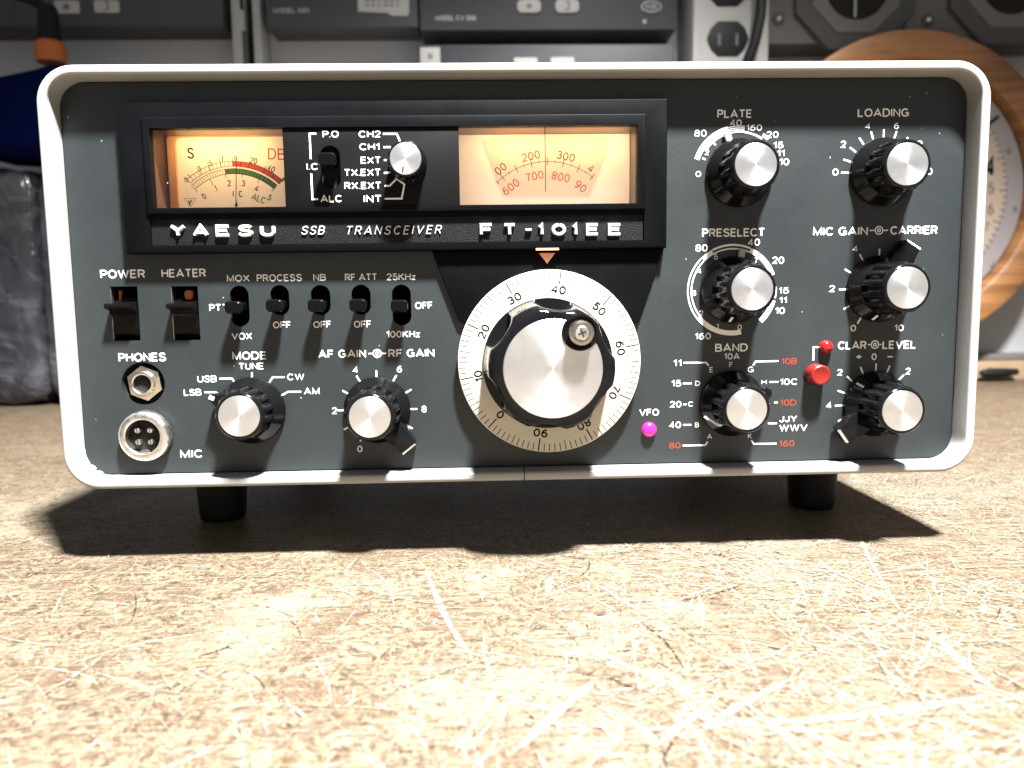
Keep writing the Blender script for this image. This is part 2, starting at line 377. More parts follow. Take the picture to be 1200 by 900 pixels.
def bench_mat():
    m, t, b = new_mat('worn_board')
    tc = t.nodes.new('ShaderNodeTexCoord').outputs['Object']
    warp = t.nodes.new('ShaderNodeVectorMath'); warp.operation = 'MULTIPLY_ADD'
    wn = t.nodes.new('ShaderNodeTexNoise'); wn.inputs['Scale'].default_value = 45; wn.inputs['Detail'].default_value = 3; t.links.new(tc, wn.inputs['Vector'])
    t.links.new(wn.outputs['Color'], warp.inputs[0]); warp.inputs[1].default_value = (0.020, 0.020, 0); t.links.new(tc, warp.inputs[2])
    wv = warp.outputs[0]
    grain = noise(t, mapping(t, wv, 0.1, (1.0, 0.7, 1)), 360, 8, 0.8)
    base = mix_col(t, (0.0563, 0.0325, 0.0172), (0.1744, 0.1419, 0.0918), rng(t, grain, 0.43, 0.57))
    mid = noise(t, tc, 42, 6, 0.68, 0.6)
    base = mix_col(t, base, (0.0826, 0.0501, 0.0306), rng(t, mid, 0.48, 0.60, 0, 0.78))
    base = mix_col(t, base, (0.3315, 0.2932, 0.2227), rng(t, noise(t, mapping(t, tc, loc=(3.1, 1.7, 0)), 13, 5, 0.66), 0.50, 0.68, 0, 0.55))
    base = mix_col(t, base, (0.0704, 0.0416, 0.0245), rng(t, noise(t, mapping(t, tc, 0.05, (0.5, 1.3, 1), (7.1, 4.4, 0)), 17, 6, 0.7), 0.55, 0.68, 0, 0.72))
    sx = t.nodes.new('ShaderNodeSeparateXYZ'); t.links.new(tc, sx.inputs[0])
    side = rng(t, sx.outputs['X'], -0.02, 0.20, 0.0, 1.0)
    streak = noise(t, mapping(t, tc, 0.02, (14, 520, 1), (1, 8, 0)), 1.0, 5, 0.65)
    brown = mix_col(t, (0.0367, 0.0208, 0.0110), (0.1255, 0.0808, 0.0459), rng(t, streak, 0.36, 0.62))
    bm = t.nodes.new('ShaderNodeMath'); bm.operation = 'MULTIPLY'; t.links.new(side, bm.inputs[0])
    t.links.new(rng(t, noise(t, mapping(t, tc, loc=(9, 2, 0)), 16, 4, 0.6), 0.36, 0.58, 0.35, 1.0), bm.inputs[1])
    base = mix_col(t, base, brown, bm.outputs[0])
    base = mix_col(t, base, brown, rng(t, sx.outputs['Y'], 0.07, 0.30, 0.0, 0.8))       # browner towards the back
    wear = rng(t, sx.outputs['X'], -0.12, 0.14, 0.45, 1.0)          # the right half of the board is scuffed more
    for k, (rot, sc, th, col, amt, src) in enumerate((
            (0.03, (60, 900, 1), 0.57, (0.0306, 0.0184, 0.0110), 0.7, tc), (-0.05, (50, 700, 1), 0.56, (0.1879, 0.1599, 0.1178), 0.75, tc),
            (0.62, (70, 760, 1), 0.60, (0.1851, 0.1599, 0.1178), 0.8, wv), (-0.6, (70, 760, 1), 0.60, (0.1907, 0.1655, 0.1234), 0.8, wv),
            (1.25, (75, 700, 1), 0.61, (0.1851, 0.1599, 0.1178), 0.75, wv), (-1.15, (70, 800, 1), 0.62, (0.0467, 0.0289, 0.0170), 0.7, wv),
            (0.9, (26, 420, 1), 0.655, (0.2020, 0.1795, 0.1403), 0.85, wv), (-0.95, (24, 380, 1), 0.665, (0.2020, 0.1795, 0.1403), 0.85, wv), (0.2, (26, 420, 1), 0.66, (0.2020, 0.1795, 0.1403), 0.85, wv))):
        f = rng(t, noise(t, mapping(t, src, rot, sc, (k * 3.7, k * 1.9, 0)), 1.0, 3, 0.55), th, th + 0.08, 0, amt)
        if k > 1:
            q = t.nodes.new('ShaderNodeMath'); q.operation = 'MULTIPLY'; t.links.new(f, q.inputs[0]); t.links.new(wear, q.inputs[1]); f = q.outputs[0]
        base = mix_col(t, base, col, f)
    v = t.nodes.new('ShaderNodeTexVoronoi'); v.inputs['Scale'].default_value = 1100
    t.links.new(mapping(t, wv, 0.2, (1, 0.8, 1)), v.inputs['Vector'])
    sc_ = t.nodes.new('ShaderNodeSeparateColor'); t.links.new(v.outputs['Color'], sc_.inputs[0])
    base = mix_col(t, base, (0.0275, 0.0159, 0.0098), rng(t, sc_.outputs[0], 0.88, 0.99, 0, 0.7))
    base = mix_col(t, base, (0.1963, 0.1739, 0.1346), rng(t, sc_.outputs[1], 0.80, 0.97, 0, 0.6))
    fine = noise(t, mapping(t, wv, 0.3, (1, 0.7, 1), (2, 5, 0)), 1300, 4, 0.8)
    base = mix_col(t, base, (0.0318, 0.0184, 0.0104), rng(t, fine, 0.53, 0.66, 0, 0.62))
    base = mix_col(t, base, (0.2020, 0.1767, 0.1318), rng(t, fine, 0.47, 0.36, 0, 0.6))
    t.links.new(base, b.inputs['Base Color'])
    b.inputs['Roughness'].default_value = 0.6; b.inputs['Specular IOR Level'].default_value = 0.3
    bp = t.nodes.new('ShaderNodeBump'); bp.inputs['Strength'].default_value = 0.55; bp.inputs['Distance'].default_value = 0.0005
    t.links.new(noise(t, wv, 420, 5, 0.75), bp.inputs['Height']); t.links.new(bp.outputs[0], b.inputs['Normal'])
    return m
M['bench'] = bench_mat()
def ragged(name, col, cover):
    """scuffed wood fibre: the mark breaks up along its length and edges."""
    m, t, b = new_mat(name); b.inputs['Base Color'].default_value = (*col, 1); b.inputs['Roughness'].default_value = 0.75; b.inputs['Specular IOR Level'].default_value = 0.2
    tc = t.nodes.new('ShaderNodeTexCoord').outputs['Object']
    a = rng(t, noise(t, tc, 520, 5, 0.75), cover - 0.02, cover + 0.05); t.links.new(a, b.inputs['Alpha']); return m
M['scr1'] = ragged('scratch_pale', (0.2632, 0.2356, 0.1897), 0.44)
M['scr2'] = ragged('scratch_straw', (0.2020, 0.1714, 0.1224), 0.46)
M['scr3'] = ragged('scratch_dark', (0.0275, 0.0165, 0.0104), 0.48)

WALL_Y = 592.0
def build_bench():
    mb = MB()
    mb.loft([[(-1600, -700, 0), (1600, -700, 0), (1600, WALL_Y, 0), (-1600, WALL_Y, 0)], [(-1600, -700, -38), (1600, -700, -38), (1600, WALL_Y, -38), (-1600, WALL_Y, -38)]], 'bench', True, True, True)
    rs = random.Random(3)
    lay = [0]
    def scratch(x, y, ang, ln, wd, key, bend):
        lay[0] = (lay[0] + 1) % 97
        z = 0.03 + lay[0] * 0.003; n = 9; pts = []; a = ang
        for i in range(n):
            pts.append((x, y)); a += bend * rs.uniform(-0.3, 1.2) / n; x += cos(a) * ln / n; y += sin(a) * ln / n
        A = []; B = []
        for i, p in enumerate(pts):
            q = pts[min(i + 1, n - 1)]; o = pts[max(i - 1, 0)]; d = Vector((q[0] - o[0], q[1] - o[1])).normalized()
            hw = wd / 2 * (sin(pi * (i + 0.15) / (n - 0.7)) ** 0.6) * rs.uniform(0.65, 1.2)
            A.append((p[0] - d.y * hw, p[1] + d.x * hw, z)); B.append((p[0] + d.y * hw, p[1] - d.x * hw, z))
        a0 = mb.add(A); b0 = mb.add(B)
        for i in range(n - 1): mb.face((a0 + i, b0 + i, b0 + i + 1, a0 + i + 1), key)
    # tangled fine scratches, thickest on the right half where tools are dragged
    hubs = [(rs.uniform(-60, 300), rs.uniform(-160, 110)) for _ in range(30)]
    for i in range(21000):
        if rs.random() < .45:
            hx, hy = rs.choice(hubs); x, y = rs.gauss(hx, 26), rs.gauss(hy, 22)
        else: y = -165 + 480 * rs.random() ** 1.2; xw = (y + 281) * 0.76 + 10; x = rs.uniform(-xw, xw)
        if y < -170 or y > 420: continue
        if rs.random() > (1.0 if x > 60 else .6 if x > 0 else .33): continue
        ang = rs.choice([rs.gauss(0.1, 0.3), rs.gauss(0.95, 0.4), rs.gauss(-0.85, 0.4), rs.gauss(-0.85, 0.5), rs.uniform(-1.6, 1.6)])
        scratch(x, y, ang, rs.choice([5, 7, 10, 16, 24, 40]) * rs.uniform(0.6, 1.3), rs.choice([0.2, 0.22, 0.26, 0.3, 0.4, 0.55, 0.8]), rs.choice(['scr1'] * 6 + ['scr2'] * 5 + ['scr3']), rs.gauss(0, 0.9))
    # the long gouges the photograph shows
    for (ax, ay), (bx, by), wd, bend in (((500, 668), (612, 800), 2.0, 0.35), ((640, 700), (655, 668), 1.6, -0.2), ((700, 685), (790, 730), 1.5, 0.3), ((690, 760), (860, 826), 2.0, 0.25),
                                   ((1090, 740), (1185, 820), 2.4, 0.2), ((820, 860), (950, 790), 2.0, -0.3), ((900, 850), (1180, 800), 2.6, 0.3), ((830, 705), (1010, 690), 0.8, 0.2),
                                   ((760, 880), (850, 800), 1.6, 0.2), ((930, 590), (1030, 572), 0.5, 0.7), ((600, 885), (720, 790), 2.2, -0.2), ((1000, 600), (1120, 760), 1.4, 0.3)):
        p, q = onbench(ax, ay), onbench(bx, by); d = q - p
        scratch(p.x, p.y, atan2(d.y, d.x) - bend / 2, d.length, wd, 'scr1', bend)
    return mb.build('workbench_top', None, smooth=0, kind='structure')
build_bench()

M['wall'] = mat('painted_wall', (0.44, 0.452, 0.47), 0.7, var=0.06, vscale=9, bump=0.1, bscale=60)
def build_wall():
    mb = MB()
    mb.box(-1600, 1600, WALL_Y, WALL_Y + 20, -38, 1500, 'wall')
    mb.build('back_wall', None, kind='structure')
build_wall()

# ================================================================== the transceiver
PY = 9.0                                    # the panel stands this far behind the rim
radio = empty('radio_transceiver', (0, 0, 0), label='white cased desktop radio transceiver with grey knob covered front panel on four black feet', category='radio')
UP = (0, 0, FOOT)
HW, HH = 170.0, 150.9
def case():
    mb = MB(); R0 = 13.2; N = 10
    sec = [(0.6, 285), (0, 283), (0, 1.7), (.12, .9), (.45, .35), (1.0, 0.05), (1.5, 0), (2.5, 0), (3.0, 0.12), (3.35, 0.5), (3.5, 1.0), (3.5, 9.5)]
    rings = []
    for i, y in sec:
        r = max(R0 - i, 1.5); rings.append([(x, y, z) for x, z in rrect(-HW + i, HW - i, i, HH - i, r, N)])
    mb.loft(rings, 'rim', True, True, False)
    # butt joint of the two cabinet halves in the lower lip
    x, _ = at(614.5, 558, 0)
    mb.box(x - .17, x + .17, -0.03, 9, 0.2, 3.62, 'hole')
    mb.box(-150, 150, 13.5, 200, 1.6, 2.2, 'hole')
    return mb.build('case', radio, UP, smooth=35)
case_o = case()
def interior():
    mb = MB(); mb.box(-166, 166, 32, 34, 4, 147, 'hole'); return mb.build('dark_backing', radio, UP, smooth=0)  # black sheet added behind the panel so its openings look dark
interior()
def feet():
    xl = at(261.5, 592, 64)[0]; xr = at(948.5, 582, 64)[0]
    for x, y in ((xl, 64), (xr, 62), (xl, 240), (xr, 240)):
        mb = MB()
        mb.lathe([(11.8, 29), (11.8, 27), (11.4, 23), (10.2, 3.0), (9.9, 1.0), (9.3, 0.2), (8.6, 0)], 'rubber', n=48)
        mb.v = [(a, c, b) for a, b, c in mb.v]
        mb.build('foot', radio, (x, y, 0))
feet()

# ---- panel with its openings
x0, z0 = -166.4, 3.6
panel_mb = MB(); panel_mb.prism(rrect(-166.05, 166.05, 3.95, 147.0, 8.6, 10), PY, PY + 1.4, 'panel')
panel = panel_mb.build('front_panel', radio, UP)
def quadbox(px0, px1, py0, py1, y):
    xa, _ = at(px0, (py0 + py1) / 2, y); xb, _ = at(px1, (py0 + py1) / 2, y); _, zb = at((px0 + px1) / 2, py0, y); _, za = at((px0 + px1) / 2, py1, y)
    return xa, xb, za, zb
POWER = quadbox(130.2, 162.8, 335.6, 399.4, PY); HEATER = quadbox(201.2, 233.3, 335.3, 398.8, PY)
SLOTS = {'mox': quadbox(270, 292, 334.7, 382.5, PY), 'process': quadbox(317, 339, 334, 369.5, PY), 'nb': quadbox(364.3, 387.2, 333.9, 369.3, PY),
         'att': quadbox(412, 434.4, 333.5, 368.9, PY), 'cal': quadbox(459.5, 481.8, 333.4, 381.3, PY)}
JACK = at(167.8, 449.5, PY); MIC = at(172.8, 509.8, PY)
BW = quadbox(176, 757, 140, 247, PY)
cut(panel, [[(a, c), (b, c), (b, d), (a, d)] for a, b, c, d in (POWER, HEATER, BW)] + [stadium(*s) for s in SLOTS.values()] + [circle(*JACK, 8.0, 48)], PY - 3, PY + 6)

# ---- white and orange printing
def printing():
    mb = MB(); y = PY
    T = lambda s, a, b, c, d, k='ink', **q: ptext(mb, s, a, b, c, d, y, k, **q)
    for s, a, b, c, d in (('PLATE', 840.5, 881.2, 128.3, 138.3), ('LOADING', 1005, 1065, 127, 137), ('PRESELECT', 822.8, 896.2, 267.5, 277.5),
                          ('MIC GAIN', 952.8, 1017, 266, 276), ('CARRIER', 1043.3, 1098.5, 264.7, 274.7), ('BAND', 838, 876.2, 402.5, 412), ('CLAR', 982, 1015.3, 399.8, 409.5),
                          ('LEVEL', 1034, 1073.3, 399, 408.8), ('POWER', 117.5, 170, 316, 326.2), ('HEATER', 189.2, 241.3, 315, 325), ('PHONES', 138.8, 194.5, 413.5, 423.7),
                          ('MIC', 211.2, 237.2, 527, 536.5), ('MODE', 272.2, 312.5, 412, 421.5), ('AF GAIN', 373, 429, 409.8, 419.2), ('RF GAIN', 455, 509, 409, 418.4)):
        T(s, a, b, c, d, wt=0.178)
    for s, a, b, c, d in (('MOX', 265.8, 292.5, 322, 330), ('PROCESS', 300.8, 353.8, 321.3, 329.7), ('NB', 367, 382, 321, 329), ('RF ATT', 404.2, 442, 320.6, 328.7), ('25KHz', 453, 487.2, 320.2, 328.4),
                          ('PTT', 245.3, 267, 356.3, 364.7), ('VOX', 271.4, 295.4, 390, 397.9), ('OFF', 320, 340.9, 376.6, 384.7), ('OFF', 367.2, 388, 376.2, 384.2), ('OFF', 414.7, 435, 375.8, 384), ('OFF', 486.4, 507.1, 353.8, 362.1),
                          ('100KHz', 452.9, 492.2, 387.6, 395.5), ('TUNE', 279.7, 309.2, 425.2, 433), ('USB', 231.4, 254.1, 440, 448), ('LSB', 215.4, 236.1, 455.8, 463.7), ('CW', 336.4, 356.6, 437.8, 445.5), ('AM', 356.2, 374.6, 454.4, 462.2),
                          ('VFO', 749.2, 772.2, 479.2, 487.2), ('10A', 848.4, 867, 413.8, 421.2)):
        T(s, a, b, c, d, wt=0.165)
    for s, a, b, c, d in (('40', 855.3, 869.2, 140, 148), ('160', 874.5, 893, 145.8, 153.4), ('80', 813.8, 828, 152, 160.3), ('20', 898.3, 912.2, 153.7, 161.7), ('15', 906.2, 918, 166.3, 173.8), ('11', 910.5, 919.3, 175.8, 183.3), ('10', 913.3, 924.7, 185.5, 193.7),
                          ('40', 876.3, 890.5, 279.7, 288), ('80', 815, 829.2, 286.3, 294.7), ('20', 905, 918.8, 300.8, 309.2), ('15', 912.5, 924.5, 336.7, 344.2), ('11', 913, 921.9, 348, 355.5), ('10', 908.3, 919.7, 360, 368), ('160', 814.5, 833, 390.2, 397.6),
                          ('4', 1013.8, 1020, 144.5, 151.5), ('6', 1047.5, 1053.4, 143.8, 151.3), ('2', 985, 991.4, 165, 173.3), ('0', 975.5, 982.5, 197.5, 205.8), ('8', 1074.5, 1081, 164.8, 173), ('10', 1081, 1092.6, 196.8, 205),
                          ('2', 971.7, 978.4, 334.2, 342.3), ('0', 996.7, 1003.1, 380.6, 388.4), ('4', 998.8, 1005.3, 287.8, 295.2), ('10', 1047.8, 1058.9, 380.3, 388),
                          ('0', 1021.2, 1027.2, 414, 422), ('2', 981, 987.2, 432.4, 440.2), ('2', 1061, 1067.1, 431, 439), ('4', 968, 974.6, 471, 478.8), ('+', 1002.6, 1010.3, 413.6, 422.6), ('-', 1039.2, 1046.8, 413, 422),
                          ('4', 413.3, 419.8, 429.5, 437.2), ('6', 465, 471.1, 428.7, 436.4), ('2', 389, 395.1, 477.3, 485.2), ('8', 494.1, 499.8, 475.3, 483.2), ('0', 418.7, 424.8, 522.3, 529.8),
                          ('11', 789.2, 798.3, 421.6, 429.3), ('15', 786.7, 798.3, 445.4, 453), ('20', 785, 798.4, 469.9, 477.6), ('40', 784.1, 798, 494, 501.8), ('10C', 914, 934.2, 443.6, 451.1), ('JJY', 913.3, 934, 487, 494.6), ('WWV', 913.3, 946.1, 497.2, 505.1)):
        T(s, a, b, c, d, wt=0.168)
    for s, a, b, c, d in (('80', 784.1, 797.5, 518.2, 525.7), ('10B', 915.5, 933.8, 419.6, 427.1), ('10D', 914.1, 933.1, 468, 475.6), ('160', 912.8, 930.9, 516, 523.4)): T(s, a, b, c, d, 'inko', wt=0.18)
    for s, a, b, c, d in (('2', 826.1, 830.6, 175.5, 181.4), ('0', 815.5, 821.2, 200.8, 207), ('5', 836.7, 840.9, 298.2, 303.8), ('4', 817.4, 821.8, 314.9, 320.4), ('3', 811.1, 815.4, 340.4, 346.4), ('2', 819.6, 823.9, 364, 369.8), ('1', 839.8, 841.8, 379.6, 384.8), ('0', 864.6, 868.9, 380.7, 386.3), ('7', 884.1, 888.1, 302, 308.1),
                          ('E', 831.7, 835.3, 430.5, 436.2), ('D', 815, 820, 446.6, 451.7), ('C', 806.7, 811.7, 470.8, 476.2), ('B', 814.7, 818.9, 495.4, 500.4), ('A', 829.1, 833.9, 508.6, 513.9), ('F', 854.7, 858.4, 424.6, 430.1), ('G', 876.6, 882.6, 430, 435.9), ('H', 892.5, 898, 445.3, 450.1), ('I', 900.6, 901.7, 470, 474.5), ('K', 876.7, 880.6, 508.4, 513.5)):
        T(s, a - .3, b + .3, c - .3, d + .3, wt=0.15)
    # concentric-knob symbols
    for cx, cy, l, r in ((442, 414.2, 431.5, 453), (1030, 270, 1019, 1040.5), (1025.3, 403.8, 1017, 1033)):
        c = at(cx, cy, y)
        mb.ribbon(arcpts(*c, 1.45, 0, 354, 40), .42, y - .05, 'ink', True); mb.ribbon(arcpts(*c, .55, 0, 348, 20), .42, y - .05, 'ink', True)
        pline(mb, [(l, cy + .2), (cx - 5.2, cy)], y, .42); pline(mb, [(cx + 5.2, cy), (r, cy - .2)], y, .42)
    # scale ticks round the knobs
    def ticks(cx, cy, angs, r0=13.1, r1=16.3, wd=.62):
        c = at(cx, cy, y)
        for a in angs:
            u = (cos(radians(a)), sin(radians(a))); mb.ribbon([(c[0] + u[0] * r0, c[1] + u[1] * r0), (c[0] + u[0] * r1, c[1] + u[1] * r1)], wd, y - .05, 'ink')
    ticks(1034, 202, range(0, 181, 18), 12.8, 15.7); ticks(1029, 338.5, [240, 210, 180, 150, 120, 90], 12.6, 15.1); ticks(442.5, 480, range(-60, 240, 30), 12.2, 15.0); ticks(442.5, 480, [240], 13.1, 14.0)
    ticks(1025, 473, [113, 90, 70, 136, 160, 182, 205, 45, 15, -5], 12.8, 15.6)
    # bent leader lines
    for p in ([(257.2, 443.7), (272, 443.6), (275.5, 449)], [(239.5, 459.6), (252.6, 459.6), (262, 464.2)], [(295.3, 436.2), (295.4, 443.5)], [(333.4, 441.9), (319.6, 442), (315, 449.3)], [(353, 459), (337.6, 459.1), (330, 463.3)],
              [(800.7, 425.1), (827.5, 424.9), (830.4, 428.5)], [(800.5, 449.3), (810.6, 449.2)], [(800.5, 473.8), (804.3, 473.8)], [(800.4, 497.9), (810, 497.8)], [(800, 522), (826.4, 521.7), (829.3, 517.4)],
              [(882.5, 428.1), (885.4, 423.7), (912.1, 423)], [(901.6, 447.6), (912, 447.5)], [(907.2, 471.7), (911.4, 471.6)], [(900, 496.1), (910.5, 496)], [(880.4, 516), (883.4, 520.1), (909.8, 519.9)],
              [(959.3, 406.8), (953.3, 406.8), (953, 422.4)]): pline(mb, p, y, .62)
    # band arcs
    def arc(c, r, a0, a1, wd): mb.ribbon(arcpts(*c, r, a0, a1), wd, y - .05 - .001 * (hash((r, a0)) % 5), 'ink')
    c = at(858, 340, y)
    arc(c, 16.2, 283, 218.4, 1.9); arc(c, 16.9, 217.8, 134.6, .55); arc(c, 15.55, 217.8, 134.6, .55); arc(c, 16.2, 134, 118, 1.9); arc(c, 16.9, 117.3, 66.8, .75); arc(c, 15.5, 117.3, 66.8, .55)
    arc(c, 16.2, 66.2, 53.6, 1.9); arc(c, 16.2, 52, 19.5, 1.9); arc(c, 16.7, 3.5, -11, .7); arc(c, 16.2, -14.5, -47, 1.9)
    c = at(866, 203, y)
    arc(c, 16.7, 162, 105, 1.9); arc(c, 15.1, 148, 104, .5)
    for r in (17.1, 16.4, 15.7, 15.0): arc(c, r, 105, 83.5, .38)
    arc(c, 15.0, 83.5, 56, .7); arc(c, 16.4, 58, 49, 1.3)
    for a in (158, 131): ticks(866, 203, [a], 13.6, 15.0, .6)
    # worn paint and chips
    mb2 = MB()
    ch = [(78.4, 537), (80.5, 541), (85, 546.5), (91, 550.5), (97, 552.6), (104, 553.6), (112, 553.4), (112.5, 551.2), (109, 548.8), (103, 546.2), (99, 543), (95.5, 538), (92, 533)]
    inner = [(71 + 27, 524), (99.6, 532), (103, 540), (108, 546), (113, 550), (112.6, 547.6), (110.5, 545.6), (106.6, 544.2), (103.5, 539), (101, 534), (99.6, 526)]
    mb2.fan([at(px, py, y) for px, py in inner], y - .04, 'ink')
    mb2.fan([at(px, py, y) for px, py in ((113.5, 552.2), (117, 551.4), (121.5, 553.6), (114, 554.4))], y - .04, 'ink')
    rs = random.Random(11)
    for i in range(46):
        px, py = rs.uniform(75, 1125), rs.uniform(100, 545); cx, cz = at(px, py, y); r = rs.uniform(.08, .2)
        a = rs.uniform(0, pi); ln = rs.choice([0, 0, .2]); mb2.fan([(cx + r * cos(t) + ln * cos(a) * (1 if cos(t - a) > 0 else -1), cz + r * sin(t) + ln * sin(a) * (1 if cos(t - a) > 0 else -1)) for t in [k * pi / 3 for k in range(6)]], y - .035, 'chip')
    mb.build('panel_lettering', panel, smooth=0); mb2.build('paint_chips', panel, smooth=0)
M['chip'] = mat('chipped_paint', (0.42, 0.43, 0.42), 0.6)
printing()

# ---- knobs
def flute(n, depth):
    return lambda t, i: 1 - depth * (0.5 + 0.5 * cos(n * t)) ** 2.2
def knob(px, py, p, lever=None, nose=None, mark=None, rs=12.6, finger=None):
    """skirted fluted knob centred where the shaft leaves the panel; p is how far it stands out."""
    x, z = at(px, py, PY); mb = MB()
    mb.lathe([(rs - .3, -.25), (rs, -.6), (rs, -1.6), (rs - .25, -2.1), (rs - .6, -2.4), (9.9, -6.0), (9.5, -6.4)], 'black', n=72)
    fl = flute(14, 0.13)
    mb.lathe([(9.8, -5.4), (9.75, -7.2), (9.3, -p + 2.4), (8.9, -p + 1.5)], 'black', n=168, mod=fl)
    mb.lathe([(8.75, -p + 2.0), (8.75, -p + 1.0), (8.45, -p + .35), (8.0, -p), (7.55, -p), (7.45, -p + .35)], 'black', n=72)
    if nose is not None:
        a = radians(nose); u = Vector((cos(a), sin(a))); v = Vector((-u.y, u.x))
        pl = [u * 8 + v * 4.2, u * 8 - v * 4.2, u * 13.2 - v * 1.7, u * 14.5 - v * 1.0, u * 14.5 + v * 1.0, u * 13.2 + v * 1.7]
        mb.prism([tuple(q) for q in pl], -7.6, -2.4, 'black', .5)
    body = mb.build('control_knob', radio, (x, PY, z + FOOT))
    c = MB(); c.lathe([(7.42, -p + .6), (7.42, -p + .15), (7.3, -p + .02), (6.9, -p - .03), (0.01, -p - .03)], 'alu', n=72); c.build('metal_cap', body)
    if nose is not None:
        q = MB(); q.prism([tuple(u * 12.6 - v * .75), tuple(u * 14.55 - v * .75), tuple(u * 14.55 + v * .75), tuple(u * 12.6 + v * .75)], -7.75, -5.5, 'ink'); q.build('index_mark', body)
    if mark is not None:
        for a in (mark if isinstance(mark, tuple) else (mark,)):
            a = radians(a); u = Vector((cos(a), sin(a))); q = MB(); v = Vector((-u.y, u.x)) * .45
            q.loft([[(*(u * 10.3 + v), -5.75), (*(u * 10.3 - v), -5.75)], [(*(u * 12.1 + v), -2.75), (*(u * 12.1 - v), -2.75)]], 'ink', False)
            q.v = [(a_, c_, b_) for a_, b_, c_ in q.v]; q.build('index_mark', body)
    if lever is not None:
        a = radians(lever); u = Vector((cos(a), sin(a))); v = Vector((-u.y, u.x))
        pl = [u * 9 + v * 4.4, u * 9 - v * 4.4, u * 13 - v * 4.2, u * 14.5 - v * 3.6, u * 18.6 - v * 3.4, u * 18.9 + v * 3.0, u * 14.5 + v * 3.6, u * 13 + v * 4.2]
        q = MB(); q.prism([tuple(k) for k in pl], -6.6, -1.0, 'black', .5); lv = q.build('lever', body)
        e = MB(); e.loft([[(*(u * 18.2 - v * 3.2), -6.7), (*(u * 18.9 - v * 3.3), -6.3), (*(u * 18.95 - v * 3.3), -5.3)], [(*(u * 18.5 + v * 2.8), -6.7), (*(u * 19.15 + v * 2.9), -6.3), (*(u * 19.2 + v * 2.9), -5.3)]], 'ink', False)
        e.v = [(a_, c_, b_) for a_, b_, c_ in e.v]; e.build('index_mark', lv)
    if finger is not None:
        a = radians(finger); u = Vector((cos(a), sin(a))); v = Vector((-u.y, u.x)); q = MB()
        q.prism([tuple(u * 9 - v * 1.15), tuple(u * 15.6 - v * 1.15), tuple(u * 15.6 + v * 1.15), tuple(u * 9 + v * 1.15)], -1.9, -.5, 'lucite', .2); q.build('pointer', body)
    return body
knob(866, 203, 18.4, finger=110); knob(1034, 202, 17.6); knob(859, 340, 21.5, finger=79, mark=-100)
knob(1029, 338.5, 20.8, lever=60, mark=-105); knob(857, 472.5, 18.0, nose=None, mark=None); knob(1025, 473, 20.2, lever=218, mark=136)
knob(296, 480.5, 16.0, nose=155); knob(442.5, 480, 19.5, lever=-49)
# the band switch carries a finger bump and a bent white mark
def band_extras():
    b = [o for o in radio.children if o.name.startswith('control_knob')]
    x, z = at(857, 472.5, PY); body = min(b, key=lambda o: (o.location - Vector((x, PY, z + FOOT)) * S).length)
    q = MB(); a = radians(22); u = Vector((cos(a), sin(a)))
    q.lathe([(2.6, -1), (2.6, -6.5), (2.2, -7.4), (1.2, -7.8)], 'black', c=tuple(u * 11.6), n=24); q.build('finger_bump', body)
    q = MB(); pts = [Vector((-11.4, -4.4)), Vector((-6.6, -7.6)), Vector((-3.6, -6.2))]
    for i, (p0, p1) in enumerate(zip(pts, pts[1:])):
        d = (p1 - p0).normalized(); n = Vector((-d.y, d.x)) * .45; ya, yb = ((-3.6, -6.6), (-6.6, -7.4))[i]
        q.loft([[(*(p0 + n), ya), (*(p0 - n), ya)], [(*(p1 + n), yb), (*(p1 - n), yb)]], 'ink', False)
    q.v = [(a_, c_, b_) for a_, b_, c_ in q.v]; q.build('index_mark', body)
band_extras()

# ---- rocker switches
def rocker(box, lit):
    xa, xb, za, zb = box; cx, cz = (xa + xb) / 2, (za + zb) / 2; hw = (xb - xa) / 2 - .35; H = zb - za
    mb = MB()
    prof = [(za - .5, PY + 5.5), (za + .4, PY + 3.4), (za + H * .07, PY + 2.1), (za + H * .15, PY + 1.1), (za + H * .25, PY + .5), (za + H * .36, PY + .3), (za + H * .46, PY - .1), (za + H * .56, PY - 2.2), (za + H * .60, PY - 5.4), (za + H * .635, PY - 5.9), (za + H * .68, PY - 5.6), (za + H * .70, PY - 2.0), (za + H * .72, PY + 2.6), (za + H * .98, PY + 5.0), (zb + .5, PY + 6), (zb + .5, PY + 12), (za - .5, PY + 12)]
    prof = [(z - cz, y - PY) for z, y in prof]
    mb.loft([[(-hw, y, z) for z, y in prof], [(hw, y, z) for z, y in prof]], 'satin', True, True, True)
    o = mb.build('rocker_switch', radio, (cx, PY, cz + FOOT))
    l = MB(); lw = 1.45 if lit else .3; lx = .5 if lit else -2.7
    l.prism(rrect(lx - lw, lx + lw, H * .5 - 5.0, H * .5 - 1.4, min(1.3, lw * .9), 6), 2.4, 5.5, 'amber', .3); l.build('pilot_lens', o)
    f = MB()                                                      # thin metal liner seen on the left of the opening
    f.box(-hw - .3, -hw - .05, .3, 8, -H / 2 + .2, H / 2 - .2, 'nickel2'); f.build('liner', o)
rocker(POWER, False); rocker(HEATER, True)

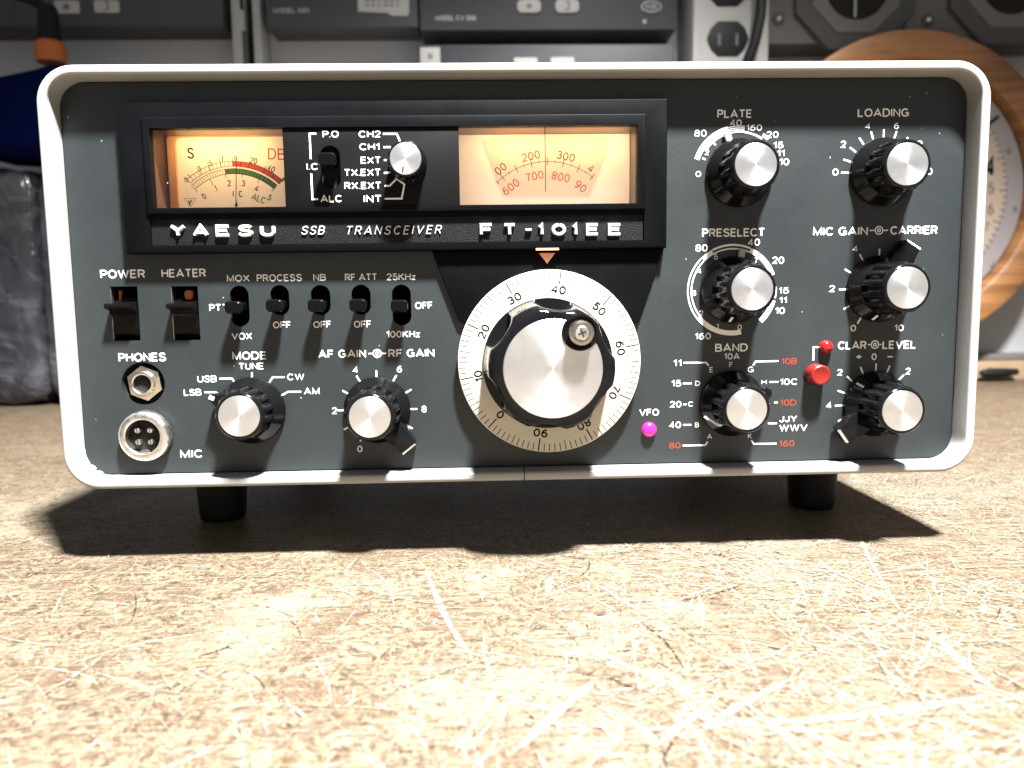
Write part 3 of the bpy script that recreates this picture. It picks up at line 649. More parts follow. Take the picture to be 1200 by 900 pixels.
# ---- slide switches
def toggle(x, z, y, lvl=8.6, scale=1.0, hgt=0):
    mb = MB(); rings = []
    for d, hw, hh in ((3, 2.0, 1.9), (-1, 2.1, 2.0), (-3.2, 2.3, 2.05), (-lvl + 2.4, 3.0, 2.25), (-lvl + 1.0, 3.1, 2.3), (-lvl + .35, 2.95, 2.1), (-lvl, 2.6, 1.75)):
        rings.append([(a, d, b) for a, b in rrect(-hw * scale, hw * scale, -hh, hh, min(hw * scale, hh) * .62, 5)])
    mb.loft(rings, 'satin', True, True, True)
    return mb.build('toggle_lever', radio, (x, y, z + FOOT))
for k, s in SLOTS.items():
    z = {'mox': s[3] - 8.0, 'cal': s[3] - 8.0}.get(k, s[3] - 7.6)
    toggle((s[0] + s[1]) / 2, z, PY)

# ---- sockets
def jack():
    mb = MB()
    hexp = lambda r, a0: [(r * cos(radians(60 * k + a0)), r * sin(radians(60 * k + a0))) for k in range(6)]
    mb.lathe([(7.9, .2), (7.9, 3.4)], 'panel', n=48, cap=False)
    mb.fan(circle(0, 0, 8.4), 3.5, 'hole')
    o = mb.build('phone_jack', radio, (JACK[0], PY, JACK[1] + FOOT))
    n = MB()
    n.prism(hexp(6.9, 38), .9, 3.4, 'nickel', .5); n.build('hex_nut', o)
    b = MB()
    b.lathe([(4.7, 1.2), (4.7, -.7), (4.4, -1.1), (3.8, -1.2), (3.35, -.9), (3.2, -.3), (3.2, .8)], 'nickel', n=48, cap=False); b.fan(circle(0, 0, 3.3), .75, 'hole'); b.build('bushing', o)
jack()
def mic():
    mb = MB()
    mb.lathe([(9.8, -.05), (9.8, -.5), (9.6, -.7)], 'hole', n=64)
    mb.lathe([(9.45, -.3), (9.45, -3.0), (9.2, -3.7), (8.6, -4.3), (7.6, -4.6), (6.75, -4.5), (6.4, -4.1), (6.4, 1.0)], 'nickel2', n=64, cap=False)
    mb.fan(circle(0, 0, 6.5), -.9, 'rubber')
    mb.box(-1.3, 1.3, -4.0, -.8, -6.7, -5.3, 'nickel2', .3)
    o = mb.build('mic_socket', radio, (MIC[0], PY, MIC[1] + FOOT))
    for a, b in ((-2.35, 2.2), (2.35, 2.2), (-2.35, -2.2), (2.35, -2.2)):
        q = MB(); q.lathe([(1.05, -.8), (1.05, -2.9), (.85, -3.3)], 'nickel2', c=(a, b), n=20)
        q.box(a - .12, a + .12, -3.36, -3.2, b - .95, b + .95, 'hole'); q.build('pin', o)
mic()
# ---- lamps and push button
def lens(px, py, r, key, name, h):
    x, z = at(px, py, PY); mb = MB()
    mb.lathe([(r, .1), (r, -.6 * h)] + [(r * cos(radians(a)), -.6 * h - h * .9 * sin(radians(a))) for a in (15, 35, 55, 75, 88)], key, n=32); mb.build(name, radio, (x, PY, z + FOOT))
lens(760.3, 502.8, 2.75, 'pink', 'indicator_lamp', 1.9); lens(966.9, 406.3, 2.45, 'redlens', 'indicator_lamp', 2.2)
x, z = at(954, 437.8, PY); mb = MB()
mb.lathe([(4.25, -.05), (4.25, -.5), (4.0, -.6)], 'hole', n=40)
mb.lathe([(3.85, -.3), (3.85, -5.6), (3.65, -6.2), (3.2, -6.5), (2.6, -6.35), (1.4, -6.05), (.02, -5.95)], 'red', n=40); mb.build('push_button', radio, (x, PY, z + FOOT))

# ---- meter bridge (bezel)
YB = 4.0; YF = 3.0
def bezel():
    xa, xb, za, zb = quadbox(141, 782, 117, 294, YB); mb = MB()
    mb.prism([(xa, za), (xb, za), (xb, zb), (xa, zb)], YB, PY + .3, 'bezel', .7); o = mb.build('meter_bezel', radio, UP)
    fa, fb, fc, fd = quadbox(168, 757, 135, 248, YF)
    wa, wb, wc, wd = quadbox(176.5, 747, 148.2, 241, YF)
    na, nb, nc, nd = quadbox(176, 755, 254, 284.5, YB)
    cut(o, [[(fa + .5, fc + .5), (fb - .5, fc + .5), (fb - .5, fd - .5), (fa + .5, fd - .5)]], -5, PY + 9)
    cut(o, [[(na, nc), (nb, nc), (nb, nd), (na, nd)]], -5, YB + 1.7)
    f = MB(); f.prism([(fa, fc), (fb, fc), (fb, fd), (fa, fd)], YF, YB + 2.5, 'bezel', .45); fo = f.build('inner_frame', o)
    cut(fo, [[(wa, wc), (wb, wc), (wb, wd), (wa, wd)]], -5, 30)
    n = MB(); n.box(na + .05, nb - .05, YB + 1.1, YB + 1.68, nc + .05, nd - .05, 'leather'); n.build('nameplate', o, smooth=0)
    return o, (wa, wb, wc, wd)
bez, WIN = bezel()
def nameplate_letters():
    y = YB + 1.08; mb = MB()
    for s, a, b in (('Y', 200, 218.6), ('A', 226.5, 245), ('E', 253.2, 270.6), ('S', 279.2, 297), ('U', 305, 323.2), ('F', 561.8, 578.4), ('T', 589, 605), ('-', 614.3, 624.2), ('1', 630.2, 637), ('0', 646, 663.4), ('1', 670, 676.7), ('E', 686, 702), ('E', 711.6, 728.2)):
        top, base = (263.2, 278) if a < 400 else (261.6, 276.8)
        if s == '-': top, base = 264.2, 274
        ptext(mb, s, a, b, top, base, y, 'chrome', wt=0.29, h=1.3)
    ptext(mb, 'SSB', 353.8, 381, 264.8, 275.2, y, 'chrome', wt=0.15, slant=0.22, h=.5, gap=.42)
    ptext(mb, 'TRANSCEIVER', 405.6, 517.6, 264.4, 275, y, 'chrome', wt=0.135, slant=0.22, h=.5, gap=.5)
    mb.build('raised_lettering', bez, smooth=25)
nameplate_letters()

# the black field between the two windows
YS = 3.7
def subpanel():
    xa, _ = at(332.5, 195, YS); xb, _ = at(538, 195, YS); _, zb = at(435, 146, YS); _, za = at(435, 243, YS)
    mb = MB(); mb.prism([(xa, za), (xb, za), (xb, zb), (xa, zb)], YS, YS + 2.0, 'sub', .25); o = mb.build('control_strip', bez)
    sl = quadbox(375.5, 399, 170.5, 221, YS); cut(o, [stadium(*sl)], 0, 12)
    t = MB(); y = YS
    for s, a, b, c, d in (('P.O', 378, 396.8, 153, 161.3), ('CH2', 420.5, 446, 153, 161.2), ('CH1', 421.2, 444.6, 168, 176), ('EXT', 422.8, 446.2, 183.7, 191.8), ('TX.EXT', 403.3, 446.2, 198, 206.2), ('RX.EXT', 403.6, 446.8, 213.3, 221.6), ('INT', 426.2, 447.2, 228.6, 237.1), ('I.C', 359.3, 372.4, 191.2, 199.2), ('ALC', 375.6, 400.4, 228.6, 237)):
        ptext(t, s, a, b, c, d, y, wt=0.17)
    for p in ([(370.6, 156.7), (362.9, 156.7), (364.2, 186.4)], [(364.8, 203.4), (366.2, 233.4), (373, 233.4)], [(448.8, 156.9), (465, 156.9), (468.9, 165.8)], [(449.2, 172.5), (457.8, 172.3)], [(450, 187.6), (453, 187.6)], [(450, 202.8), (457.2, 202)],
              [(450.8, 217.9), (456.7, 217.8), (463.9, 210.5)], [(450.8, 233), (470.8, 232.8), (473.9, 216.2), (463.4, 208.4)]): pline(t, p, y, .62)
    t.build('strip_lettering', o, smooth=0)
    cx, cz = (sl[0] + sl[1]) / 2, at(387, 190, YS)[1]
    tg = toggle(cx, cz, YS, 6.6); 
    b = MB(); b.box(sl[0] - 2, sl[1] + 2, YS + 4.5, YS + 5, sl[2] - 2, sl[3] + 2, 'hole'); b.build('slot_backing', o, smooth=0)
    x, z = at(478.3, 191.2, YS); k = MB()
    k.lathe([(6.9, -.2), (6.9, -1.2), (6.6, -1.7), (6.5, -8.2), (6.2, -8.9), (5.75, -9.1), (5.6, -8.9)], 'black', n=96, mod=lambda t_, i: 1 - (.035 * (0.5 + 0.5 * cos(24 * t_)) if 2 <= i <= 3 else 0)); kb = k.build('channel_knob', radio, (x, YS, z + FOOT))
    c = MB(); c.lathe([(5.5, -8.5), (5.5, -9.0), (5.3, -9.12), (.01, -9.12)], 'alu', n=48); c.build('metal_cap', kb)
    m = MB(); m.box(-1.35, -.65, -9.2, -9.0, -4.9, -2.7, 'hole'); m.v = [(px_ + .25 * (pz_ + 4) * .35, py_, pz_) for px_, py_, pz_ in m.v]; m.build('index_mark', kb)
subpanel()

# ---- the two lit windows
YM = 18.0
def windows():
    wa, wb, wc, wd = WIN
    # cavities: brown side walls, open to the front
    def cavity(xa, xb, name):
        mb = MB(); y0, y1 = YB + 2.6, YM + 3; t = .8; za, zb = wc - .1, wd + .1
        mb.box(xa - t, xb + t, y0, y1, zb, zb + t, 'bronze'); mb.box(xa - t, xb + t, y0, y1, za - t, za, 'bronze')
        mb.box(xa - t, xa, y0, y1, za, zb, 'bronze'); mb.box(xb, xb + t, y0, y1, za, zb, 'bronze'); mb.box(xa - t, xb + t, y1, y1 + .6, za - t, zb + t, 'hole')
        return mb.build(name, bez, smooth=0)
    xl0 = wa - .1; xl1 = at(352, 195, YM)[0]; xr0 = at(531, 195, YM)[0]; xr1 = wb + .1
    cl = cavity(xl0, xl1, 'meter_window'); crr = cavity(xr0, xr1, 'dial_window')
    # signal meter
    q = lambda a, b: at(160 + a / 6, 130 + b / 6, YM)
    fx0, fz1 = at(194, 157.5, YM - 1.2); fx1 = xl1 - .4; fz0 = wc - 2
    f = MB(); f.prism(rrect(fx0, fx1, fz0 - 4, fz1, 2.2, 6), YM - 1.4, YM + 1.5, 'amberframe', .6); fo = f.build('meter_frame', cl)
    ix0, iz1 = at(204.5, 160.5, YM - 1); cut(fo, [rrect(ix0, fx1 - 1.5, fz0 - 9, iz1, 2.2, 6)], -10, YM + .25)
    c = MB(); c.box(ix0 - .4, fx1 - 1, YM + .05, YM + .24, fz0, iz1 + .4, 'card')
    card = c.build('meter_card', cl, smooth=0)
    y = YM + .05; s = MB()
    cx, cz = q(703, 856); u = mmpx(YM) / 6
    R = lambda r: r * u
    def band(r0, r1, a0, a1, key): s.ribbon(arcpts(cx, cz, R((r0 + r1) / 2), a0, a1), R(abs(r1 - r0)), y - .03, key)
    def tick(a, r0, r1, wd=.22, key='inkk'):
        t = radians(a); s.ribbon([(cx + R(r0) * cos(t), cz + R(r0) * sin(t)), (cx + R(r1) * cos(t), cz + R(r1) * sin(t))], wd, y - .06, key)
    band(446, 476, 90.4, 46.8, 'inkr'); band(396, 428, 97.8, 47.3, 'inkg')
    for r, a0, a1 in ((478, 131, 46.6), (445, 131, 46.6), (429, 132, 47.2), (395, 132, 47.2)): s.ribbon(arcpts(cx, cz, R(r), a0, a1), .2, y - .05, 'inkk')
    for i in range(13): tick(131 - i * (131 - 90.4) / 12, 445, 478, .16)
    for a, l in ((131, 500), (119, 500), (110, 500), (100.3, 500), (90.4, 500), (76.7, 495), (63.4, 495), (54.8, 478), (83.5, 478), (46.8, 500)): tick(a, 443, l, .22)
    for i in range(15): tick(132 - i * (132 - 97.8) / 14, 395, 429, .16)
    for i in range(1, 16): tick(97.8 - i * (97.8 - 47.3) / 15, 395, 429, .13)
    for a, l in ((132, 370), (114, 345), (97.8, 370), (81.4, 372), (64.5, 372), (47.3, 370)): tick(a, l, 397, .22)
    def num(st, a, b, h, rot=0, key='inkk', wt=.145, sx=.85): px_, pz_ = q(a, b); ctext(s, st, px_, pz_, h * u, y, key, wt, radians(rot), sx)
    for st, a, b, h, r in (('S', 380, 297, 74, 0), ('3', 441, 404, 36, 26), ('5', 520, 367, 38, 17), ('7', 604, 340, 38, 8), ('9', 697, 334, 38, 0), ('20', 823, 350, 42, -12), ('40', 947, 406, 42, -25), ('0', 1032, 482, 32, -42), ('0', 348, 487, 34, 42), ('1', 372, 462, 34, 42),
                           ('0', 474, 600, 42, 38), ('.1', 553, 548, 42, 20), ('.2', 646, 508, 42, 5), ('.3', 746, 508, 42, -5), ('.4', 840, 543, 42, -18), ('I', 680, 583, 42, 0), ('C', 731, 583, 42, 0)): num(st, a, b, h, r)
    num('ALC', 858, 615, 46, -22, 'inkg'); num('.5', 932, 606, 44, -32, 'inkk')
    num('DB', 985, 303, 74, -2, 'inkr', .11, 1.0)
    tri = [q(338, 616), q(416, 616), q(378, 672)]; s.ribbon(tri, .16, y - .04, 'inkk', True); s.ribbon([q(364, 630), q(374, 648), q(388, 626)], .45, y - .05, 'inkk'); s.ribbon([q(374, 648), q(372, 662)], .45, y - .06, 'inkk')
    s.build('meter_scale', card, smooth=0)
    n = MB(); n.ribbon([q(702, 690), q(705, 362)], .28, YM - .6, 'inkk'); n.fan([q(693, 672), q(718, 672), q(706, 632)], YM - .62, 'inkk'); n.build('needle', cl, smooth=0)
    # frequency dial
    g = lambda a, b: at(520 + a / 4.8, 130 + b / 4.8, YM)
    d = MB(); d.box(xr0 + .2, xr1 - .2, YM + .3, YM + .6, wc - .05, wd + .05, 'glow'); plate = d.build('dial_diffuser', crr, smooth=0)
    k = MB(); cxx, czz = g(585, 703); v = mmpx(YM) / 4.8
    top = arcpts(cxx, czz, 622 * v, 124.6, 55.6, 30)
    zt = wd - .15
    poly = [(px_, min(pz_, zt)) for px_, pz_ in top] + [g(820, 480), g(338, 482)]
    k.prism(poly, YM - .1, YM + .1, 'card2'); kc = k.build('dial_card', crr, smooth=0)
    y2 = YM - .1; s2 = MB()
    s2.ribbon(arcpts(cxx, czz, 403 * v, 133.5, 51), .22, y2 - .03, 'inkbrown')
    for i in range(13):
        a = 127.6 - i * 6.3; t = radians(a); l = 22 if i % 2 == 0 else 10
        if a > 51: s2.ribbon([(cxx + (403 - l) * v * cos(t), czz + (403 - l) * v * sin(t)), (cxx + (403 + l) * v * cos(t), czz + (403 + l) * v * sin(t))], .26 if i % 2 == 0 else .16, y2 - .05, 'inkbrown')
    t = radians(133.2); s2.ribbon([(cxx + 390 * v * cos(t), czz + 390 * v * sin(t)), (cxx + 416 * v * cos(t), czz + 416 * v * sin(t))], .22, y2 - .05, 'inkbrown')
    for st, a, b, r, key in (('00', 320, 326, 37, 'inkbrown'), ('200', 490, 254, 12, 'inkbrown'), ('300', 687, 256, -13, 'inkbrown'), ('4', 828, 324, -36, 'inkbrown'), ('600', 377, 428, 37, 'inkr'), ('700', 511, 367, 12, 'inkr'), ('800', 658, 371, -12, 'inkr'), ('90', 770, 425, -37, 'inkr')):
        px_, pz_ = g(a, b); ctext(s2, st, px_, pz_, 44 * v, y2, key, .12, radians(r), 1.05)
    s2.build('dial_scale', kc, smooth=0)
    # index line on the pane, and the panes themselves
    YP = YF + 2.2
    p = MB(); xi = at(639, 195, YP)[0]; p.box(xi - .14, xi + .14, YP - .06, YP, at(639, 224.5, YP)[1], wd - .05, 'inkbrown'); p.build('index_line', crr, smooth=0)
    for xa_, xb_, par in ((wa + .1, at(332, 195, YP + .3)[0], cl), (at(538.5, 195, YP + .3)[0], wb - .1, crr)):
        p = MB(); p.box(xa_, xb_, YP + .1, YP + .5, wc + .05, wd - .05, 'pane'); p.build('window_pane', par, smooth=0)
    # the bulbs above each window, hidden by the bezel
    for xc, wdt, e, col, zz, yy in ((at(262, 150, YM)[0], 30, .0125, (1, .58, .20), wd - .7, YB + 5.5), (at(605, 150, YM)[0], 24, .0105, (1, .60, .24), wd - .7, YB + 5.5), (at(690, 150, YM)[0], 24, .0105, (1, .60, .24), wd - .7, YB + 5.5)):
        l = bpy.data.lights.new('dial_bulb_or_fill', 'AREA'); l.shape = 'RECTANGLE'; l.size = wdt * S; l.size_y = 4 * S; l.energy = e; l.color = col
        lb = bpy.data.objects.new('dial_bulb_or_fill', l); COL.objects.link(lb); lb.parent = bez; lb.location = Vector((xc, yy, zz)) * S
        lb.rotation_euler = (radians(38), 0, 0)
    l = bpy.data.lights.new('dial_bulb_or_fill', 'AREA'); l.shape = 'RECTANGLE'; l.size = 56 * S; l.size_y = 3 * S; l.energy = .0035; l.color = (1, .84, .72)  # fill light added under the dial, whitens the lower part of its window
    lb = bpy.data.objects.new('dial_bulb_or_fill', l); COL.objects.link(lb); lb.parent = bez; lb.location = Vector((at(643, 235, YM)[0], YB + 5.5, wc + .7)) * S; lb.rotation_euler = (radians(150), 0, 0)
windows()

# ---- tuning dial
YD = 6.8
def dial():
    tr = MB(); y = YD
    pl = [at(px, py, y) for px, py in ((506, 292), (778, 288), (749, 376.5), (745, 379), (543, 379), (537.5, 376))]
    pl2 = [(a, b) for a, b in pl]; pl2[0] = (pl2[0][0], quadbox(141, 782, 117, 294, YB)[2] - .05); pl2[1] = (pl2[1][0], pl2[0][1])
    tr.prism(pl2, y, PY + .2, 'bezel', .5); tr.build('dial_surround', radio, UP)
    m = MB(); y2 = y - .06; m.fan([at(631.5, 296.5, y2), at(650.5, 296.5, y2), at(641.2, 309, y2)], y2, 'copper'); m.box(*[at(628, 291, 3.9)[0], at(655, 291, 3.9)[0]], 3.9, 4.4, at(640, 293.2, 3.9)[1], at(640, 290.6, 3.9)[1], 'copper'); m.build('dial_pointer', radio, UP, smooth=0)
    YR = 4.0; x, z = at(644, 424.2, YR); base = (x, 0, z + FOOT)
    d = MB(); d.lathe([(33.6, 8.6), (34.2, 8.2), (34.2, YR + .35), (34.0, YR + .08), (33.7, YR), (20, YR)], 'dial', n=144); do = d.build('tuning_dial', radio, base, smooth=40)
    s = MB()
    for v in range(100):
        a = radians(90 - (7.7 + (v - 40) * 3.6)); l = 4.9 if v % 10 == 0 else (3.7 if v % 5 == 0 else 3.0)
        s.ribbon([((33.9 - l) * cos(a), (33.9 - l) * sin(a)), (33.75 * cos(a), 33.75 * sin(a))], 0.46 if v % 10 == 0 else .30, YR - .03, 'inkk')
    for v in range(0, 100, 10):
        ang = 7.7 + (v - 40) * 3.6; a = radians(90 - ang); ctext(s, str(v), 27.0 * cos(a), 27.0 * sin(a), 3.15, YR, 'inkk', .19, radians(-ang), 1.3, .3)
    s.build('dial_markings', do, smooth=0)
    # knob body: eight finger scoops cut into its flank
    k = MB(); F = -20.0; n = 192; off = radians(85)
    prof = [(24.3, 3.9), (24.3, 3.2), (24.0, 2.8), (23.7, 1.5), (23.4, -1.0), (23.1, -4.0), (22.9, -7.0), (22.7, -10.5), (22.4, -14.0), (21.9, -17.4), (21.0, -19.1), (19.6, F), (17.2, F)]
    dep = [0, 0, 1.0, 1.0, 1.0, .96, .88, .76, .60, .42, .24, .10, 0]
    def mod(t, i):
        c = 0.5 + 0.5 * cos(6 * (t - off))
        return 1 - .195 * dep[i] * max(0, (c - .40) / .60) ** .7
    k.lathe(prof, 'black', n=n, mod=mod); OFF = (-.7, 0, -.5); ko = k.build('tuning_knob', do, OFF, smooth=42)
    # cap, crank well and spinner belong to the knob
    c = MB(); c.lathe([(17.1, F + .4), (17.1, F - .1), (16.8, F - .3), (.01, F - .3)], 'alu', n=96); c.build('metal_cap', do, OFF)
    wx, wz = 9.3, 12.3
    g = MB(); g.lathe([(6.3, F - .2), (6.3, F - .75), (5.95, F - .9), (5.3, F - .75), (5.1, F - .35), (.02, F - .34)], 'black', c=(wx, wz), n=48); g.build('crank_well', do, OFF)
    sp = MB(); sp.lathe([(3.6, F - .3), (3.9, F - 1.2), (4.25, F - 1.6), (4.25, F - 5.2), (3.9, F - 5.8), (3.3, F - 6.0), (2.7, F - 5.9), (2.6, F - 5.3)], 'darknickel', c=(wx, wz), n=120, mod=lambda t, i: 1 - (.05 * (0.5 + 0.5 * cos(30 * t)) if i in (2, 3) else 0))
    so = sp.build('spinner', do, OFF)
    sc_ = MB(); sc_.lathe([(2.5, F - 5.3), (2.5, F - 5.7), (2.1, F - 6.1), (.02, F - 6.3)], 'nickel2', c=(wx, wz), n=32)
    for a in (20, 110):
        t = radians(a); ux, uz = cos(t) * 1.45, sin(t) * 1.45; sc_.ribbon([(wx - ux, wz - uz), (wx + ux, wz + uz)], .55, F - 6.36 - a * .0003, 'hole')
    sc_.build('spinner_screw', do, OFF)
dial()

# ================================================================== what stands behind the set
from mathutils import noise as mnoise
M['module'] = mat('module_paint', (0.046, 0.049, 0.057), 0.5, var=0.12, vscale=14, bump=0.1, bscale=300)
M['modtext'] = mat('module_print', (0.40, 0.40, 0.40), 0.6)
M['label'] = mat('white_label', (0.44, 0.435, 0.42), 0.6, var=0.06, vscale=40)
M['upright'] = mat('upright_paint', (0.40, 0.41, 0.39), 0.5, var=0.08)
M['strip'] = mat('strip_plastic', (0.30, 0.30, 0.285), 0.45, var=0.05)
M['gauge'] = mat('gauge_paint', (0.115, 0.105, 0.10), 0.6, var=0.1, vscale=20)
M['gauge2'] = mat('gauge_bezel', (0.06, 0.062, 0.06), 0.55, var=0.1)
M['gauge3'] = mat('gauge_trim', (0.14, 0.132, 0.125), 0.55)
M['navy'] = mat('navy_cloth', (0.0015, 0.0042, 0.046), 0.85, spec=0.05, var=0.15, vscale=60, bump=0.2, bscale=700)
M['orange'] = mat('orange_plastic', (0.50, 0.13, 0.025), 0.4, var=0.1)
M['ledge'] = mat('ledge_wood', (0.33, 0.23, 0.14), 0.6, var=0.15, vscale=25)
M['face'] = mat('dial_face', (0.36, 0.285, 0.225), 0.6, var=0.03)
M['facering'] = mat('dial_ring', (0.25, 0.225, 0.23), 0.6)
M['tickgrey'] = mat('worn_print', (0.16, 0.14, 0.13), 0.6)
def wrap_mat():
    m, t, b = new_mat('clear_wrap')
    tc = t.nodes.new('ShaderNodeTexCoord').outputs['Object']
    n = noise(t, mapping(t, tc, 0, (1, 1, .9)), 26, 4, 0.55, 1.4)
    c = mix_col(t, (0.026, 0.027, 0.033), (0.075, 0.077, 0.09), rng(t, n, 0.42, 0.68)); t.links.new(c, b.inputs['Base Color'])
    b.inputs['Roughness'].default_value = 0.24; b.inputs['Coat Weight'].default_value = 0.6; b.inputs['Coat Roughness'].default_value = 0.1
    bp = t.nodes.new('ShaderNodeBump'); bp.inputs['Strength'].default_value = 0.8; bp.inputs['Distance'].default_value = 0.006
    t.links.new(noise(t, mapping(t, tc, 0.2, (1, 1, .8)), 30, 3, 0.5, 1.8), bp.inputs['Height']); t.links.new(bp.outputs[0], b.inputs['Normal']); return m
M['wrap'] = wrap_mat()
def wood_mat():
    m, t, b = new_mat('oak')
    tc = t.nodes.new('ShaderNodeTexCoord').outputs['Object']
    v = t.nodes.new('ShaderNodeMapping'); v.inputs['Scale'].default_value = (2.2, 6, 34); t.links.new(tc, v.inputs['Vector'])
    n = noise(t, v.outputs[0], 1.6, 5, 0.6, 0.8)
    c = mix_col(t, (0.15, 0.063, 0.021), (0.31, 0.145, 0.053), rng(t, n, 0.35, 0.65))
    v2 = t.nodes.new('ShaderNodeMapping'); v2.inputs['Scale'].default_value = (8, 8, 160); t.links.new(tc, v2.inputs['Vector'])
    c = mix_col(t, c, (0.10, 0.045, 0.018), rng(t, noise(t, v2.outputs[0], 2, 3, 0.6), 0.56, 0.72, 0, 0.6))
    t.links.new(c, b.inputs['Base Color']); b.inputs['Roughness'].default_value = 0.45; return m
M['oak'] = wood_mat()

def Z(v): return [(x, y, z + FOOT) for x, y, z in v]
def wbuild(mb, name, parent=None, smooth=30, **props): mb.v = Z(mb.v); return mb.build(name, parent, (0, 0, 0), smooth, **props)
def module(px0, px1, py0, py1, y, label, deep=None):
    """a grey instrument box fixed to the wall, front at y."""
    r = empty('equipment_module', (0, 0, 0), label=label, category='equipment box', group='grey equipment boxes on the wall')
    xa, xb, za, zb = quadbox(px0, px1, py0, py1, y); mb = MB()
    mb.prism(rrect(xa, xb, za, zb, 1.2, 3), y, deep or WALL_Y, 'module', 1.0); wbuild(mb, 'housing', r); return r
YMOD = 550.0
def mark_patch(parent, px0, px1, py0, py1, y, r=1.5, draw=None, name='push_key', key='label'):
    xa, xb, za, zb = quadbox(px0, px1, py0, py1, y); mb = MB(); mb.prism(rrect(xa, xb, za, zb, r, 4), y - 2.2, y + .5, key, .5)
    if draw: draw(mb, (xa + xb) / 2, (za + zb) / 2, y - 2.3)
    return wbuild(mb, name, parent)
def spade(mb, cx, cz, y):
    mb.fan([(cx, cz + 4.2), (cx - 4, cz - .6), (cx - 3.2, cz - 2.4), (cx - .8, cz - 1.4), (cx - 1.4, cz - 4), (cx + 1.4, cz - 4), (cx + .8, cz - 1.4), (cx + 3.2, cz - 2.4), (cx + 4, cz - .6)], y, 'tickgrey')
def hook(mb, cx, cz, y): mb.ribbon([(cx - 1.5, cz + 4), (cx + 2, cz + 3.6), (cx + 1.6, cz - .5), (cx + 1.8, cz - 2.6), (cx - .4, cz - 4), (cx - 3, cz - 3.6)], 1.7, y, 'tickgrey')
m1 = module(-60, 259, -70, 31, YMOD, 'dark grey equipment box with a spade marked white key, above the navy pouch')
mark_patch(m1, 64.5, 94, 1.5, 16.5, YMOD, 2, spade); mark_patch(m1, 111, 140.5, 1, 15.5, YMOD, 2, hook)
m2 = module(310, 489, -70, 32, YMOD, 'dark grey equipment box with a torn white paper label, beside the white upright')
t = MB(); ptext(t, 'MODEL 585', 320, 362.5, 9.3, 15.2, YMOD, 'modtext', wt=.2); wbuild(t, 'model_lettering', m2, 0)
def paper(mb, cx, cz, y):
    for i, zz in enumerate((7, 2.5, -1.8)):
        for j in range(6): mb.ribbon([(cx - 19 + j * 6.4, cz + zz), (cx - 19 + j * 6.4 + 4.4 - (j * 7 + i * 3) % 3, cz + zz + .2)], 2.0, y - .01 * j, 'tickgrey')
xa, xb, za, zb = quadbox(419.5, 480, -3, 18, YMOD); t = MB(); t.prism([(xa, za + 3.6), (xa + 30, za + 2.2), (xa + 34, za - .4), (xa + 50, za - .8), (xb - 1, za + .8), (xb, zb), (xa, zb)], YMOD - .8, YMOD + .4, 'label')
paper(t, (xa + xb) / 2, (za + zb) / 2 + 2.5, YMOD - .85); wbuild(t, 'paper_label', m2, 0)
m3 = module(491, 793, -70, 35, YMOD - 4, 'wide dark grey equipment box with two rounded white keys and an oval badge')
def plus(mb, cx, cz, y): mb.ribbon([(cx - 3.4, cz), (cx + 3.4, cz)], 1.8, y, 'tickgrey'); mb.ribbon([(cx, cz - 3), (cx, cz + 3)], 2.2, y - .02, 'tickgrey')
mark_patch(m3, 606, 634, 0, 15.5, YMOD - 4, 5, plus); mark_patch(m3, 650.5, 678.5, 0, 15.5, YMOD - 4, 5, hook)
t = MB(); ptext(t, 'MODEL CV 506', 510, 558, 18, 24, YMOD - 4, 'modtext', wt=.2); wbuild(t, 'model_lettering', m3, 0)
cx, cz = at(763, 8.5, YMOD - 4); t = MB(); t.prism([(cx + 11 * cos(a), cz + 6 * sin(a)) for a in [k * pi / 16 for k in range(32)]], YMOD - 6, YMOD - 3.8, 'modtext', .5)
t.prism([(cx + 9.4 * cos(a), cz + 4.6 * sin(a)) for a in [k * pi / 16 for k in range(32)]], YMOD - 6.3, YMOD - 5, 'module'); text(t, 'NS', cx - 5.5, cx + 5.5, cz - 2.6, cz + 2.6, YMOD - 6.3, 'modtext'); wbuild(t, 'oval_badge', m3)
t = MB(); c = at(755, 26, YMOD - 4); t.lathe([(2.2, -.1), (2.2, -1.6), (1.6, -2)], 'modtext', n=16); t.v = [(a + c[0], b + YMOD - 4, d + c[1]) for a, b, d in t.v]; wbuild(t, 'screw', m3)
m4 = module(491, 790, 52, 118, YMOD - 2, 'dark grey equipment box underneath the wide one, its top just above the radio cabinet')
def aitch(mb, cx, cz, y): text(mb, 'H', cx - 2.2, cx + 2.2, cz - 2.5, cz + 5, y, 'tickgrey', wt=.22)
mark_patch(m4, 492.5, 516, 56, 80, YMOD - 2, 1, aitch, 'paper_label'); mark_patch(m4, 602, 630, 68, 84, YMOD - 2, 2); mark_patch(m4, 645, 673, 67.5, 84, YMOD - 2, 2)
# uprights either side of the black gap
def upright(px0, px1, label, slot=False):
    xa, xb, za, zb = quadbox(px0, px1, -60, 300, YMOD + 6); mb = MB(); mb.box(xa, xb, YMOD + 6, WALL_Y, za, zb, 'upright', .8)
    r = wbuild(mb, 'shelf_upright', None, label=label, category='upright', group='white shelf uprights')
    if slot:
        s = MB(); sa, sb, sc, sd = quadbox(281, 285, -4, 12, YMOD + 6); s.prism(rrect(sa, sb, sc, sd, 1.6, 5), YMOD + 5.8, YMOD + 6.3, 'hole'); s.v = Z(s.v); s.build('slot', r, smooth=0); s = MB(); sa, sb, sc, sd = quadbox(284.5, 291, 36, 80, YMOD + 6); s.box(sa, sb, YMOD + 5.7, YMOD + 6.3, sc, sd, 'gauge2'); s.v = Z(s.v)
        s.build('slot', r, smooth=0)
upright(276, 290.5, 'white shelf upright with a dark slot, left of the black gap', True); upright(300.5, 309.5, 'plain narrow white shelf upright right of the black gap')
